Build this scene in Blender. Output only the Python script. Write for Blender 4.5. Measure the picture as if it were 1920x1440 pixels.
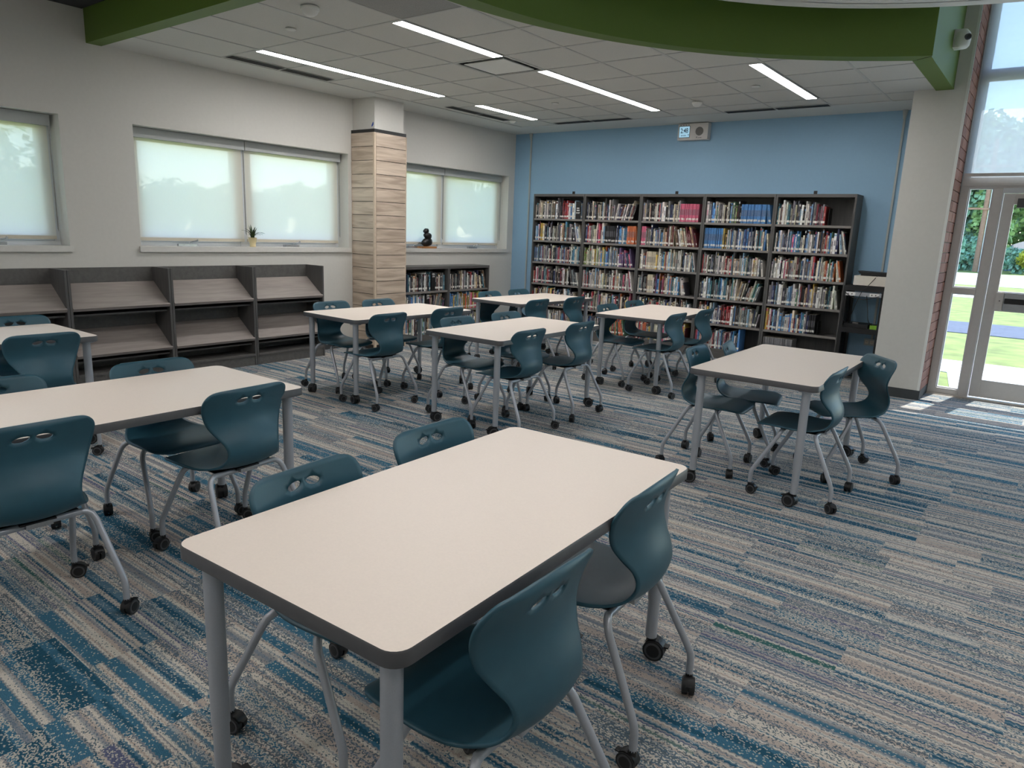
import bpy, bmesh, math, random
from math import sin, cos, pi, radians, sqrt, hypot, atan2
from mathutils import Vector, Matrix
from mathutils.geometry import delaunay_2d_cdt

SC = bpy.context.scene
COL = SC.collection
for o in list(bpy.data.objects):
    bpy.data.objects.remove(o)

# ------------------------------------------------------------------ camera
CAM = Vector((7.2373, -9.3694, 1.5616))
YAW, PITCH, ROLL, FPX = 0.6501, 0.2139, 0.0397, 1318.3
YAW = -YAW      # camera turned towards the window wall (west)
fw = Vector((sin(YAW) * cos(PITCH), cos(YAW) * cos(PITCH), -sin(PITCH)))
rt = Vector((cos(YAW), -sin(YAW), 0.0))
up = rt.cross(fw)
r2 = rt * cos(ROLL) + up * sin(ROLL)
u2 = up * cos(ROLL) - rt * sin(ROLL)
cd = bpy.data.cameras.new('camera')
cd.sensor_width = 36.0
cd.lens = FPX / 1920 * 36.0
cd.clip_end = 400
co = bpy.data.objects.new('camera', cd)
COL.objects.link(co)
M = Matrix((r2, u2, -fw)).transposed().to_4x4()
M.translation = CAM
co.matrix_world = M
SC.camera = co

# ------------------------------------------------------------------ view, world, sun
SC.view_settings.view_transform = 'Standard'
SC.view_settings.look = 'None'
SC.view_settings.gamma = 1.0
SC.view_settings.use_curve_mapping = False
SC.view_settings.exposure = 1.0
SC.cycles.use_denoising = True
SC.cycles.max_bounces = 10
SC.cycles.diffuse_bounces = 6
SC.cycles.transparent_max_bounces = 16
SC.cycles.sample_clamp_indirect = 6.0

SKY_STRENGTH = 0.36
SUN_STRENGTH = 4.2
LAMP = 20.0            # the linear ceiling lights
w = bpy.data.worlds.new('sky')
SC.world = w
w.use_nodes = True
nt = w.node_tree
bg = nt.nodes['Background']
sky = nt.nodes.new('ShaderNodeTexSky')
sky.sky_type = 'NISHITA'
sky.sun_disc = False
sky.sun_elevation = radians(60)
sky.sun_rotation = radians(10)
sky.air_density = 1.0
sky.dust_density = 0.3
sky.ozone_density = 2.0
nt.links.new(sky.outputs[0], bg.inputs[0])
bg.inputs[1].default_value = SKY_STRENGTH
sd = bpy.data.lights.new('sun', 'SUN')
sd.energy = SUN_STRENGTH
sd.angle = radians(0.53)
sd.color = (1.0, 0.97, 0.93)
so = bpy.data.objects.new('sun', sd)
COL.objects.link(so)
so.rotation_euler = Vector((-0.17, -1.0, -1.87)).to_track_quat('-Z', 'Y').to_euler()
so.location = (8, 6, 12)

H = 3.073              # tile ceiling height
random.seed(7)
R = random.Random(11)


# ------------------------------------------------------------------ materials
def lin(c):
    return tuple((x / 12.92 if x <= 0.04045 else ((x + 0.055) / 1.055) ** 2.4) for x in [v / 255.0 for v in c]) + (1.0,)


def mat(name, rgb, rough=0.5, metal=0.0, var=0.06, scale=30.0, bump=0.0, bscale=200.0, stretch=None, spec=0.5):
    m = bpy.data.materials.new(name)
    m.use_nodes = True
    t = m.node_tree
    b = t.nodes['Principled BSDF']
    b.inputs['Roughness'].default_value = rough
    b.inputs['Metallic'].default_value = metal
    b.inputs['Specular IOR Level'].default_value = spec
    tc = t.nodes.new('ShaderNodeTexCoord')
    src = tc.outputs['Object']
    if stretch:
        mp = t.nodes.new('ShaderNodeMapping')
        mp.inputs['Scale'].default_value = stretch
        t.links.new(src, mp.inputs[0])
        src = mp.outputs[0]
    n = t.nodes.new('ShaderNodeTexNoise')
    n.inputs['Scale'].default_value = scale
    n.inputs['Detail'].default_value = 4
    t.links.new(src, n.inputs['Vector'])
    r = t.nodes.new('ShaderNodeValToRGB')
    c = lin(rgb)
    r.color_ramp.elements[0].position = 0.3
    r.color_ramp.elements[1].position = 0.7
    r.color_ramp.elements[0].color = tuple(x * (1 - var) for x in c[:3]) + (1,)
    r.color_ramp.elements[1].color = tuple(min(1, x * (1 + var)) for x in c[:3]) + (1,)
    t.links.new(n.outputs['Fac'], r.inputs[0])
    t.links.new(r.outputs[0], b.inputs['Base Color'])
    if bump:
        n2 = t.nodes.new('ShaderNodeTexNoise')
        n2.inputs['Scale'].default_value = bscale
        t.links.new(tc.outputs['Object'], n2.inputs['Vector'])
        bp = t.nodes.new('ShaderNodeBump')
        bp.inputs['Strength'].default_value = bump
        bp.inputs['Distance'].default_value = 0.002
        t.links.new(n2.outputs['Fac'], bp.inputs['Height'])
        t.links.new(bp.outputs[0], b.inputs['Normal'])
    return m


def emit(name, rgb, strength):
    m = bpy.data.materials.new(name)
    m.use_nodes = True
    t = m.node_tree
    t.nodes.remove(t.nodes['Principled BSDF'])
    e = t.nodes.new('ShaderNodeEmission')
    e.inputs[0].default_value = lin(rgb)
    e.inputs[1].default_value = strength
    t.links.new(e.outputs[0], t.nodes['Material Output'].inputs[0])
    return m


def glass_mat(name, tint=(0.96, 0.98, 0.97)):
    m = bpy.data.materials.new(name)
    m.use_nodes = True
    t = m.node_tree
    t.nodes.remove(t.nodes['Principled BSDF'])
    tr = t.nodes.new('ShaderNodeBsdfTransparent')
    tr.inputs[0].default_value = tint + (1,)
    gl = t.nodes.new('ShaderNodeBsdfGlossy')
    gl.inputs['Roughness'].default_value = 0.02
    lw = t.nodes.new('ShaderNodeLayerWeight')
    pw = t.nodes.new('ShaderNodeMath')
    pw.operation = 'POWER'
    pw.inputs[1].default_value = 4.0
    fr = t.nodes.new('ShaderNodeMath')
    fr.operation = 'MULTIPLY_ADD'
    fr.inputs[1].default_value = 0.6
    fr.inputs[2].default_value = 0.02
    t.links.new(lw.outputs['Facing'], pw.inputs[0])
    t.links.new(pw.outputs[0], fr.inputs[0])
    mx = t.nodes.new('ShaderNodeMixShader')
    t.links.new(fr.outputs[0], mx.inputs[0])
    t.links.new(tr.outputs[0], mx.inputs[1])
    t.links.new(gl.outputs[0], mx.inputs[2])
    t.links.new(mx.outputs[0], t.nodes['Material Output'].inputs[0])
    return m


def shade_mat(name, open_, rgb=(236, 234, 226)):
    """woven screen cloth: some light passes the weave straight, some is scattered through it"""
    m = bpy.data.materials.new(name)
    m.use_nodes = True
    t = m.node_tree
    t.nodes.remove(t.nodes['Principled BSDF'])
    tr = t.nodes.new('ShaderNodeBsdfTransparent')
    tl = t.nodes.new('ShaderNodeBsdfTranslucent')
    df = t.nodes.new('ShaderNodeBsdfDiffuse')
    c = lin(rgb)
    tc = t.nodes.new('ShaderNodeTexCoord')
    mp = t.nodes.new('ShaderNodeMapping')
    mp.inputs['Scale'].default_value = (1, 40, 1.5)
    n = t.nodes.new('ShaderNodeTexNoise')
    n.inputs['Scale'].default_value = 14
    n.inputs['Detail'].default_value = 3
    t.links.new(tc.outputs['Object'], mp.inputs[0])
    t.links.new(mp.outputs[0], n.inputs['Vector'])
    r = t.nodes.new('ShaderNodeValToRGB')
    r.color_ramp.elements[0].color = tuple(x * .93 for x in c[:3]) + (1,)
    r.color_ramp.elements[1].color = c
    t.links.new(n.outputs['Fac'], r.inputs[0])
    t.links.new(r.outputs[0], tl.inputs[0])
    t.links.new(r.outputs[0], df.inputs[0])
    a = t.nodes.new('ShaderNodeMixShader')
    a.inputs[0].default_value = 0.5
    t.links.new(tl.outputs[0], a.inputs[1])
    t.links.new(df.outputs[0], a.inputs[2])
    b = t.nodes.new('ShaderNodeMixShader')
    b.inputs[0].default_value = open_
    t.links.new(a.outputs[0], b.inputs[1])
    t.links.new(tr.outputs[0], b.inputs[2])
    t.links.new(b.outputs[0], t.nodes['Material Output'].inputs[0])
    return m


def attr_mat(name, rough=0.5, noise=0.25):
    """takes its colour from the mesh's own colour layer (one colour per cover, label, page block)"""
    m = bpy.data.materials.new(name)
    m.use_nodes = True
    t = m.node_tree
    b = t.nodes['Principled BSDF']
    b.inputs['Roughness'].default_value = rough
    at = t.nodes.new('ShaderNodeAttribute')
    at.attribute_name = 'Col'
    tc = t.nodes.new('ShaderNodeTexCoord')
    n = t.nodes.new('ShaderNodeTexNoise')
    n.inputs['Scale'].default_value = 70
    t.links.new(tc.outputs['Object'], n.inputs['Vector'])
    r = t.nodes.new('ShaderNodeValToRGB')
    r.color_ramp.elements[0].position = 0.35
    r.color_ramp.elements[1].position = 0.65
    r.color_ramp.elements[0].color = (1 - noise,) * 3 + (1,)
    r.color_ramp.elements[1].color = (1 + noise * .6,) * 3 + (1,)
    t.links.new(n.outputs['Fac'], r.inputs[0])
    mx = t.nodes.new('ShaderNodeMix')
    mx.data_type = 'RGBA'
    mx.blend_type = 'MULTIPLY'
    mx.inputs[0].default_value = 1
    t.links.new(at.outputs['Color'], mx.inputs[6])
    t.links.new(r.outputs[0], mx.inputs[7])
    t.links.new(mx.outputs[2], b.inputs['Base Color'])
    return m


def carpet_mat():
    m = bpy.data.materials.new('carpet')
    m.use_nodes = True
    t = m.node_tree
    L = t.links.new
    b = t.nodes['Principled BSDF']
    b.inputs['Roughness'].default_value = 0.95
    b.inputs['Specular IOR Level'].default_value = 0.15

    def node(k, **kw):
        n = t.nodes.new(k)
        for a, v in kw.items():
            setattr(n, a, v)
        return n

    def math_(op, a, bb=None, c=None):
        n = node('ShaderNodeMath', operation=op)
        for i, v in enumerate((a, bb, c)):
            if v is None:
                continue
            if isinstance(v, (int, float)):
                n.inputs[i].default_value = v
            else:
                L(v, n.inputs[i])
        return n.outputs[0]

    def white(x, y, seed):
        cv = node('ShaderNodeCombineXYZ')
        for i, v in enumerate((x, y)):
            if isinstance(v, (int, float)):
                cv.inputs[i].default_value = v
            else:
                L(v, cv.inputs[i])
        cv.inputs[2].default_value = seed
        n = node('ShaderNodeTexWhiteNoise', noise_dimensions='3D')
        L(cv.outputs[0], n.inputs[0])
        return n.outputs['Value']

    geo = node('ShaderNodeNewGeometry')
    sep = node('ShaderNodeSeparateXYZ')
    L(geo.outputs['Position'], sep.inputs[0])
    X0, Y0 = sep.outputs[0], sep.outputs[1]
    # loops: slight wave of the yarn rows
    wv = math_('SINE', math_('MULTIPLY', X0, 2 * pi / 0.021))
    Yw = math_('ADD', Y0, math_('MULTIPLY', wv, 0.0020))
    # planks 0.25 x 1.0 m running across the room, each row shifted
    PW, PL = 0.25, 1.0
    row = math_('FLOOR', math_('DIVIDE', Y0, PW))
    xs = math_('ADD', math_('DIVIDE', X0, PL), math_('MULTIPLY', white(row, 0.5, 1.0), 1.0))
    colm = math_('FLOOR', xs)
    # inside a plank the stripes break again at two random places
    fx = math_('FRACT', xs)
    sub = math_('GREATER_THAN', fx, math_('ADD', 0.3, math_('MULTIPLY', white(row, colm, 2.0), 0.4)))
    pid = white(math_('ADD', math_('MULTIPLY', colm, 2.0), 0.5), row, 3.0)
    pid2 = white(math_('ADD', math_('MULTIPLY', colm, 2.0), sub), row, 4.0)

    def bands(freq, pidv, mul, seed):
        cv = node('ShaderNodeCombineXYZ')
        L(math_('ADD', math_('MULTIPLY', Yw, freq), math_('MULTIPLY', pidv, mul)), cv.inputs[0])
        L(math_('ADD', math_('MULTIPLY', X0, 0.05), math_('MULTIPLY', pidv, 31.0)), cv.inputs[1])
        cv.inputs[2].default_value = seed
        n = node('ShaderNodeTexNoise', noise_dimensions='3D')
        n.inputs['Scale'].default_value = 1.0
        n.inputs['Detail'].default_value = 1.5
        n.inputs['Roughness'].default_value = 0.45
        L(cv.outputs[0], n.inputs['Vector'])
        return n.outputs['Fac']

    # big soft bands continuous along the room + per plank bands
    bigb = bands(6.5, math_('MULTIPLY', white(math_('FLOOR', math_('DIVIDE', X0, 2.6)), 3.3, 5.0), 0.12), 1.0, 6.0)
    plk = bands(11.0, pid2, 9.0, 7.0)
    f = math_('ADD', math_('MULTIPLY', bigb, 0.62), math_('MULTIPLY', plk, 0.62))
    f = math_('SUBTRACT', f, 0.12)
    ramp = node('ShaderNodeValToRGB')
    cr = ramp.color_ramp
    cr.interpolation = 'LINEAR'
    bandsC = [(0.0, (36, 84, 106)), (0.36, (62, 110, 134)), (0.42, (146, 146, 146)), (0.445, (206, 199, 188)), (0.485, (184, 171, 161)),
              (0.52, (208, 202, 190)), (0.55, (90, 122, 140)), (0.575, (42, 90, 114)), (0.60, (188, 178, 168)), (0.63, (92, 100, 128)), (0.65, (200, 194, 184)), (0.69, (58, 104, 102)), (0.73, (46, 98, 122))]
    while len(cr.elements) > 1:
        cr.elements.remove(cr.elements[0])
    cr.elements[0].position = 0
    cr.elements[0].color = lin(bandsC[0][1])
    for (p0, c0_), (p1, c1_) in zip(bandsC, bandsC[1:]):
        e = cr.elements.new(p1 - .004)
        e.color = lin(c0_)
        e = cr.elements.new(p1 + .003)
        e.color = lin(c1_)
    L(f, ramp.inputs[0])
    # speckled yarn: some stretches of a band are tufted with a second colour
    yr = math_('FLOOR', math_('DIVIDE', Yw, 0.0042))
    xr = math_('FLOOR', math_('DIVIDE', math_('ADD', X0, math_('MULTIPLY', white(yr, 0.1, 8.0), 0.05)), 0.0055))
    wn = white(xr, yr, 9.0)
    rowmix = white(yr, pid, 10.0)
    dens = bands(9.0, pid2, 5.0, 11.0)
    zone = node('ShaderNodeMapRange')
    zone.inputs['From Min'].default_value = 0.47
    zone.inputs['From Max'].default_value = 0.62
    L(dens, zone.inputs['Value'])
    thr = math_('ADD', math_('MULTIPLY', zone.outputs[0], math_('ADD', 0.25, math_('MULTIPLY', rowmix, 0.45))), 0.08)
    speck = math_('LESS_THAN', wn, thr)
    mx = node('ShaderNodeMix', data_type='RGBA')
    L(math_('MULTIPLY', speck, 0.85), mx.inputs[0])
    L(ramp.outputs[0], mx.inputs[6])
    # the second yarn: cream on dark bands, slate on light ones
    sc = node('ShaderNodeMix', data_type='RGBA')
    sc.inputs[6].default_value = lin((196, 190, 178))
    sc.inputs[7].default_value = lin((62, 90, 106))
    bw_ = node('ShaderNodeRGBToBW')
    L(ramp.outputs[0], bw_.inputs[0])
    L(math_('GREATER_THAN', bw_.outputs[0], 0.28), sc.inputs[0])
    L(sc.outputs[2], mx.inputs[7])
    # single slate yarn rows running through the light bands
    row9 = white(math_('FLOOR', math_('DIVIDE', Yw, 0.0075)), pid2, 14.0)
    lt = math_('GREATER_THAN', bw_.outputs[0], 0.28)
    m2 = node('ShaderNodeMix', data_type='RGBA')
    L(math_('MULTIPLY', math_('MULTIPLY', math_('GREATER_THAN', row9, 0.74), lt), 0.5), m2.inputs[0])
    L(mx.outputs[2], m2.inputs[6])
    m2.inputs[7].default_value = lin((96, 120, 140))
    # grain of the loops
    gn = node('ShaderNodeTexNoise')
    gn.inputs['Scale'].default_value = 330
    gn.inputs['Detail'].default_value = 2
    L(geo.outputs['Position'], gn.inputs['Vector'])
    gr = node('ShaderNodeMapRange')
    gr.inputs['From Min'].default_value = 0.3
    gr.inputs['From Max'].default_value = 0.7
    gr.inputs['To Min'].default_value = 0.62
    gr.inputs['To Max'].default_value = 1.2
    L(gn.outputs['Fac'], gr.inputs['Value'])
    m3 = node('ShaderNodeMix', data_type='RGBA', blend_type='MULTIPLY')
    m3.inputs[0].default_value = 1.0
    L(m2.outputs[2], m3.inputs[6])
    L(gr.outputs[0], m3.inputs[7])
    L(m3.outputs[2], b.inputs['Base Color'])
    bp = node('ShaderNodeBump')
    bp.inputs['Strength'].default_value = 0.5
    bp.inputs['Distance'].default_value = 0.004
    rowh = math_('ABSOLUTE', math_('SINE', math_('MULTIPLY', Yw, pi / 0.0052)))
    L(math_('ADD', rowh, math_('MULTIPLY', wn, 0.6)), bp.inputs['Height'])
    L(bp.outputs[0], b.inputs['Normal'])
    return m


def wood_mat(name, c1, c2, rough=0.5, axis=1, scale=3.0):
    m = bpy.data.materials.new(name)
    m.use_nodes = True
    t = m.node_tree
    b = t.nodes['Principled BSDF']
    b.inputs['Roughness'].default_value = rough
    tc = t.nodes.new('ShaderNodeTexCoord')
    oi = t.nodes.new('ShaderNodeObjectInfo')
    mp = t.nodes.new('ShaderNodeMapping')
    s = [9.0, 9.0, 9.0]
    if axis == 3:
        s = [0.9, 0.9, 9.0]
    else:
        s[axis] = 0.9
    mp.inputs['Scale'].default_value = s[:3]
    ad = t.nodes.new('ShaderNodeVectorMath')
    ad.operation = 'ADD'
    cm = t.nodes.new('ShaderNodeVectorMath')
    cm.operation = 'SCALE'
    cm.inputs[0].default_value = (3.1, 5.7, 9.3)
    t.links.new(oi.outputs['Random'], cm.inputs['Scale'])
    t.links.new(tc.outputs['Object'], ad.inputs[0])
    t.links.new(cm.outputs[0], ad.inputs[1])
    t.links.new(ad.outputs[0], mp.inputs[0])
    n = t.nodes.new('ShaderNodeTexNoise')
    n.inputs['Scale'].default_value = scale
    n.inputs['Detail'].default_value = 6
    n.inputs['Distortion'].default_value = 0.6
    t.links.new(mp.outputs[0], n.inputs['Vector'])
    r = t.nodes.new('ShaderNodeValToRGB')
    r.color_ramp.elements[0].position = 0.35
    r.color_ramp.elements[1].position = 0.68
    r.color_ramp.elements[0].color = lin(c1)
    r.color_ramp.elements[1].color = lin(c2)
    t.links.new(n.outputs['Fac'], r.inputs[0])
    t.links.new(r.outputs[0], b.inputs['Base Color'])
    return m


MT = {}
MT['carpet'] = carpet_mat()
MT['wall'] = mat('wall_paint_greige', (206, 204, 197), 0.7, bump=0.05, bscale=300, var=0.015)
MT['sill'] = mat('sill_stone', (208, 206, 200), 0.5, var=0.02)
MT['blue'] = mat('wall_paint_blue', (142, 178, 204), 0.7, bump=0.05, bscale=300, var=0.015)
MT['white'] = mat('white_paint', (225, 225, 220), 0.6, var=0.01)
MT['tile'] = mat('ceiling_tile', (205, 204, 198), 0.9, var=0.05, scale=140, bump=0.5, bscale=260)
MT['tbar'] = mat('tbar', (190, 190, 186), 0.5, var=0.01)
MT['strip'] = mat('ceiling_paint', (205, 205, 200), 0.7, var=0.01)
MT['green'] = mat('green_paint', (88, 114, 38), 0.55, var=0.015)
MT['darkceil'] = mat('dark_plenum', (52, 52, 54), 0.9, var=0.03)
MT['black'] = mat('black_plastic', (22, 22, 23), 0.45, var=0.1)
MT['slot'] = mat('slot_black', (10, 10, 11), 0.8, var=0.1)
MT['grey_lam'] = wood_mat('charcoal_laminate', (84, 82, 80), (96, 94, 91), 0.5, axis=0)
MT['grey_lam2'] = wood_mat('charcoal_laminate_upright', (76, 75, 74), (88, 86, 84), 0.5, axis=2)
MT['shelf_edge'] = mat('shelf_edge', (128, 123, 118), 0.5)
MT['taupe'] = wood_mat('taupe_laminate', (140, 131, 126), (156, 147, 141), 0.45, axis=1)
MT['clad'] = wood_mat('pale_oak_cladding', (168, 150, 132), (208, 192, 173), 0.5, axis=3, scale=2.0)
MT['joint'] = mat('clad_backing', (48, 42, 38), 0.8)
MT['trim_l'] = mat('oak_corner_trim', (200, 182, 160), 0.5)
MT['table'] = mat('table_laminate', (232, 219, 206), 0.42, var=0.02, scale=160, spec=0.4)
MT['band'] = mat('edge_band_graphite', (76, 76, 78), 0.45)
MT['under'] = mat('table_underside', (60, 58, 56), 0.8)
MT['silver'] = mat('silver_powdercoat', (170, 174, 180), 0.32, metal=0.3, var=0.03, scale=300)
MT['chrome'] = mat('satin_steel', (185, 187, 190), 0.25, metal=0.8, var=0.02)
MT['teal'] = mat('teal_polypropylene', (42, 82, 96), 0.42, var=0.04, bump=0.12, bscale=700)
MT['tealrim'] = mat('teal_moulded_rim', (66, 112, 128), 0.4, var=0.03)
MT['caster'] = mat('caster_black', (20, 20, 21), 0.5, var=0.1)
MT['tread'] = mat('caster_tread', (78, 78, 80), 0.6)
MT['alu'] = mat('anodised_aluminium', (206, 202, 198), 0.4, metal=0.25, var=0.02)
MT['winframe'] = mat('window_frame_white', (220, 222, 224), 0.45, var=0.02)
MT['cassette'] = mat('shade_cassette', (170, 174, 172), 0.5, var=0.02)
MT['chain'] = mat('bead_chain', (160, 160, 158), 0.4)
MT['glass'] = glass_mat('window_glass')
MT['shade'] = shade_mat('shade_cloth', 0.06, (244, 240, 228))
MT['shade2'] = shade_mat('shade_cloth_sky_tint', 0.16, (196, 204, 212))  # cloth colour carries the blue of the sky seen through it
MT['brick'] = mat('brick', (158, 112, 96), 0.85, var=0.22, scale=40, bump=0.5, bscale=150)
MT['brick2'] = mat('brick_dark', (140, 96, 82), 0.85, var=0.22, scale=40, bump=0.5, bscale=150)
MT['mortar'] = mat('mortar', (198, 190, 180), 0.9, var=0.08)
MT['base'] = mat('vinyl_base', (60, 64, 66), 0.55)
MT['lamp'] = emit('lamp_diffuser', (255, 252, 252), LAMP)
MT['book'] = attr_mat('book_cover', 0.5, 0.14)
MT['conduit'] = mat('conduit_paint', (168, 172, 170), 0.5, var=0.02)
MT['beige'] = mat('beige_plastic', (206, 198, 180), 0.5, var=0.02)
MT['clockbox'] = mat('clock_plastic', (206, 201, 196), 0.5, var=0.02)
MT['cream'] = mat('cream_ceramic', (222, 206, 160), 0.35, var=0.04)
MT['leaf'] = mat('leaf_green', (62, 82, 44), 0.5, var=0.35, scale=60)
MT['soil'] = mat('soil', (52, 40, 32), 0.95, var=0.3)
MT['bronze'] = mat('dark_bronze', (30, 28, 27), 0.35, var=0.2)
MT['oakbase'] = wood_mat('oak_plinth', (150, 100, 56), (182, 130, 80), 0.5, axis=1)
MT['lcd'] = emit('lcd_screen', (170, 214, 236), 0.42)
MT['ink'] = mat('ink', (24, 42, 60), 0.7)
MT['paper'] = mat('white_print', (230, 230, 226), 0.7)
MT['cardwhite'] = mat('projector_shell', (214, 208, 196), 0.5, var=0.02)
MT['lime'] = mat('lime_pad', (128, 178, 48), 0.6)
MT['tape'] = mat('blue_tape', (44, 76, 160), 0.6)
MT['grille'] = mat('speaker_grille', (110, 108, 104), 0.7)
MT['perf'] = mat('perforated_metal', (150, 150, 147), 0.6, var=0.3, scale=260)
MT['grass'] = mat('grass', (122, 134, 66), 0.9, var=0.35, scale=2.5, bump=1.0, bscale=60)
MT['concrete'] = mat('concrete', (205, 200, 192), 0.9, var=0.06, scale=4)
MT['asphalt'] = mat('asphalt', (84, 90, 106), 0.9, var=0.12, scale=6)
MT['road'] = mat('road', (190, 188, 184), 0.9, var=0.08, scale=2)
MT['bark'] = mat('bark', (112, 92, 74), 0.9, var=0.3, scale=8)
MT['pole'] = mat('pole_wood', (150, 118, 96), 0.9, var=0.15, scale=6)
MT['foliage'] = mat('foliage', (150, 182, 118), 0.7, var=0.6, scale=1.6)
MT['foliage2'] = mat('foliage_cool', (140, 182, 156), 0.7, var=0.5, scale=1.6)
MT['foliagey'] = mat('foliage_yellow', (190, 190, 70), 0.7, var=0.4, scale=3)
MT['siding'] = mat('siding_blue', (110, 134, 156), 0.8, var=0.05)
MT['roof'] = mat('roof_shingle', (128, 130, 138), 0.9, var=0.12, scale=10)


# ------------------------------------------------------------------ mesh helpers
class MB:
    def __init__(s, jit=True):
        s.jit, s.nb = jit, 0
        s.v, s.f, s.mi, s.sm, s.col = [], [], [], [], []
        s.mats = []

    def _m(s, m):
        if m is None:
            return 0
        if m not in s.mats:
            s.mats.append(m)
        return s.mats.index(m)

    def add(s, verts, faces, m=None, smooth=False, col=None):
        k = len(s.v)
        s.v += [tuple(p) for p in verts]
        i = s._m(m)
        for f in faces:
            s.f.append(tuple(k + a for a in f))
            s.mi.append(i)
            s.sm.append(smooth)
            s.col.append(col)
        return s

    def box(s, a, b, m=None, T=None, col=None):
        # neighbouring boxes of one mesh never share a face plane: each is a hair smaller than the last
        e = 0.0003 * (s.nb % 5) if s.jit else 0.0
        s.nb += 1
        x0, x1 = sorted((a[0], b[0]))
        y0, y1 = sorted((a[1], b[1]))
        z0, z1 = sorted((a[2], b[2]))
        e = min(e, (x1 - x0) / 5, (y1 - y0) / 5, (z1 - z0) / 5)
        x0, y0, z0, x1, y1, z1 = x0 + e, y0 + e, z0 + e, x1 - e, y1 - e, z1 - e
        P = [(x0, y0, z0), (x1, y0, z0), (x1, y1, z0), (x0, y1, z0), (x0, y0, z1), (x1, y0, z1), (x1, y1, z1), (x0, y1, z1)]
        if T is not None:
            P = [T @ Vector(p) for p in P]
        return s.add(P, [(0, 3, 2, 1), (4, 5, 6, 7), (0, 1, 5, 4), (1, 2, 6, 5), (2, 3, 7, 6), (3, 0, 4, 7)], m, False, col)

    def prism(s, poly, z0, z1, m=None, T=None, smooth=False, caps=True):
        n = len(poly)
        P = [Vector((x, y, z0)) for x, y in poly] + [Vector((x, y, z1)) for x, y in poly]
        if T is not None:
            P = [T @ p for p in P]
        s.add(P, [(i, (i + 1) % n, n + (i + 1) % n, n + i) for i in range(n)], m, smooth)
        if caps:
            s.add(P, [tuple(range(n - 1, -1, -1)), tuple(range(n, 2 * n))], m, False)
        return s

    def tube(s, path, r, m=None, n=10, caps=True):
        path = [Vector(p) for p in path]
        rr = r if isinstance(r, (list, tuple)) else [r] * len(path)
        V, F = [], []
        prev = None
        for i, p in enumerate(path):
            if i == 0:
                d = path[1] - p
            elif i == len(path) - 1:
                d = p - path[i - 1]
            else:
                d = (path[i + 1] - p).normalized() + (p - path[i - 1]).normalized()
            d.normalize()
            if prev is None:
                a = Vector((1, 0, 0)) if abs(d.x) < 0.8 else Vector((0, 1, 0))
            else:
                a = prev
            e1 = (a - d * a.dot(d)).normalized()
            prev = e1
            e2 = d.cross(e1)
            for k in range(n):
                t = 2 * pi * k / n
                V.append(p + (e1 * cos(t) + e2 * sin(t)) * rr[i])
        for i in range(len(path) - 1):
            for k in range(n):
                F.append((i * n + k, i * n + (k + 1) % n, (i + 1) * n + (k + 1) % n, (i + 1) * n + k))
        s.add(V, F, m, True)
        if caps:
            b = (len(path) - 1) * n
            s.add(V, [tuple(range(n - 1, -1, -1)), tuple(range(b, b + n))], m, False)
        return s

    def cyl(s, c, r, h, axis='z', m=None, n=16, r2=None):
        c = Vector(c)
        d = {'x': Vector((1, 0, 0)), 'y': Vector((0, 1, 0)), 'z': Vector((0, 0, 1))}[axis] if isinstance(axis, str) else axis
        return s.tube([c, c + d * h], [r, r if r2 is None else r2], m, n)

    def lathe(s, prof, c, m=None, n=20):
        c = Vector(c)
        V, F = [], []
        for r, z in prof:
            for k in range(n):
                t = 2 * pi * k / n
                V.append(c + Vector((r * cos(t), r * sin(t), z)))
        for i in range(len(prof) - 1):
            for k in range(n):
                F.append((i * n + k, i * n + (k + 1) % n, (i + 1) * n + (k + 1) % n, (i + 1) * n + k))
        return s.add(V, F, m, True)

    def mesh(s, name, default=None):
        me = bpy.data.meshes.new(name)
        me.from_pydata(s.v, [], s.f)
        ms = s.mats or ([default] if default else [])
        for m in ms:
            me.materials.append(m)
        me.polygons.foreach_set('material_index', s.mi)
        me.polygons.foreach_set('use_smooth', s.sm)
        if any(c is not None for c in s.col):
            ca = me.color_attributes.new('Col', 'FLOAT_COLOR', 'CORNER')
            arr = []
            for f, c in zip(s.f, s.col):
                arr += list(c or (.5, .5, .5, 1)) * len(f)
            ca.data.foreach_set('color', arr)
        me.validate()
        me.update()
        return me


def obj(name, mb, m=None, parent=None, loc=None, rotz=0.0):
    me = mb if isinstance(mb, bpy.types.Mesh) else mb.mesh(name, m)
    o = bpy.data.objects.new(name, me)
    COL.objects.link(o)
    if loc:
        o.location = loc
    if rotz:
        o.rotation_euler = (0, 0, rotz)
    if parent:
        o.parent = parent
    return o


def thing(name, label, cat, loc=(0, 0, 0), rotz=0.0, group=None):
    o = bpy.data.objects.new(name, None)
    o.empty_display_size = 0.1
    COL.objects.link(o)
    o.location = loc
    o.rotation_euler = (0, 0, rotz)
    return tag(o, label, cat, group)


def tag(o, label, cat, group=None):
    o['label'] = label
    o['category'] = cat
    if group:
        o['group'] = group
    return o


def struct(name, mb=None, m=None, loc=None):
    if mb is None:
        o = bpy.data.objects.new(name, None)
        COL.objects.link(o)
    else:
        o = obj(name, mb, m, loc=loc)
    o['kind'] = 'structure'
    return o


def dup(root, loc, rotz, label, group=None, vary=None):
    r = root.copy()
    COL.objects.link(r)
    r.location = loc
    r.rotation_euler = (0, 0, rotz)
    r['label'] = label
    if group:
        r['group'] = group
    for ch in list(root.children):
        c = ch.copy()
        COL.objects.link(c)
        c.parent = r
        for g in ch.children:
            d = g.copy()
            COL.objects.link(d)
            d.parent = c
            if vary and g.name.startswith('caster'):
                d.rotation_euler = (0, 0, vary.uniform(0, 2 * pi))
    return r


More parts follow.
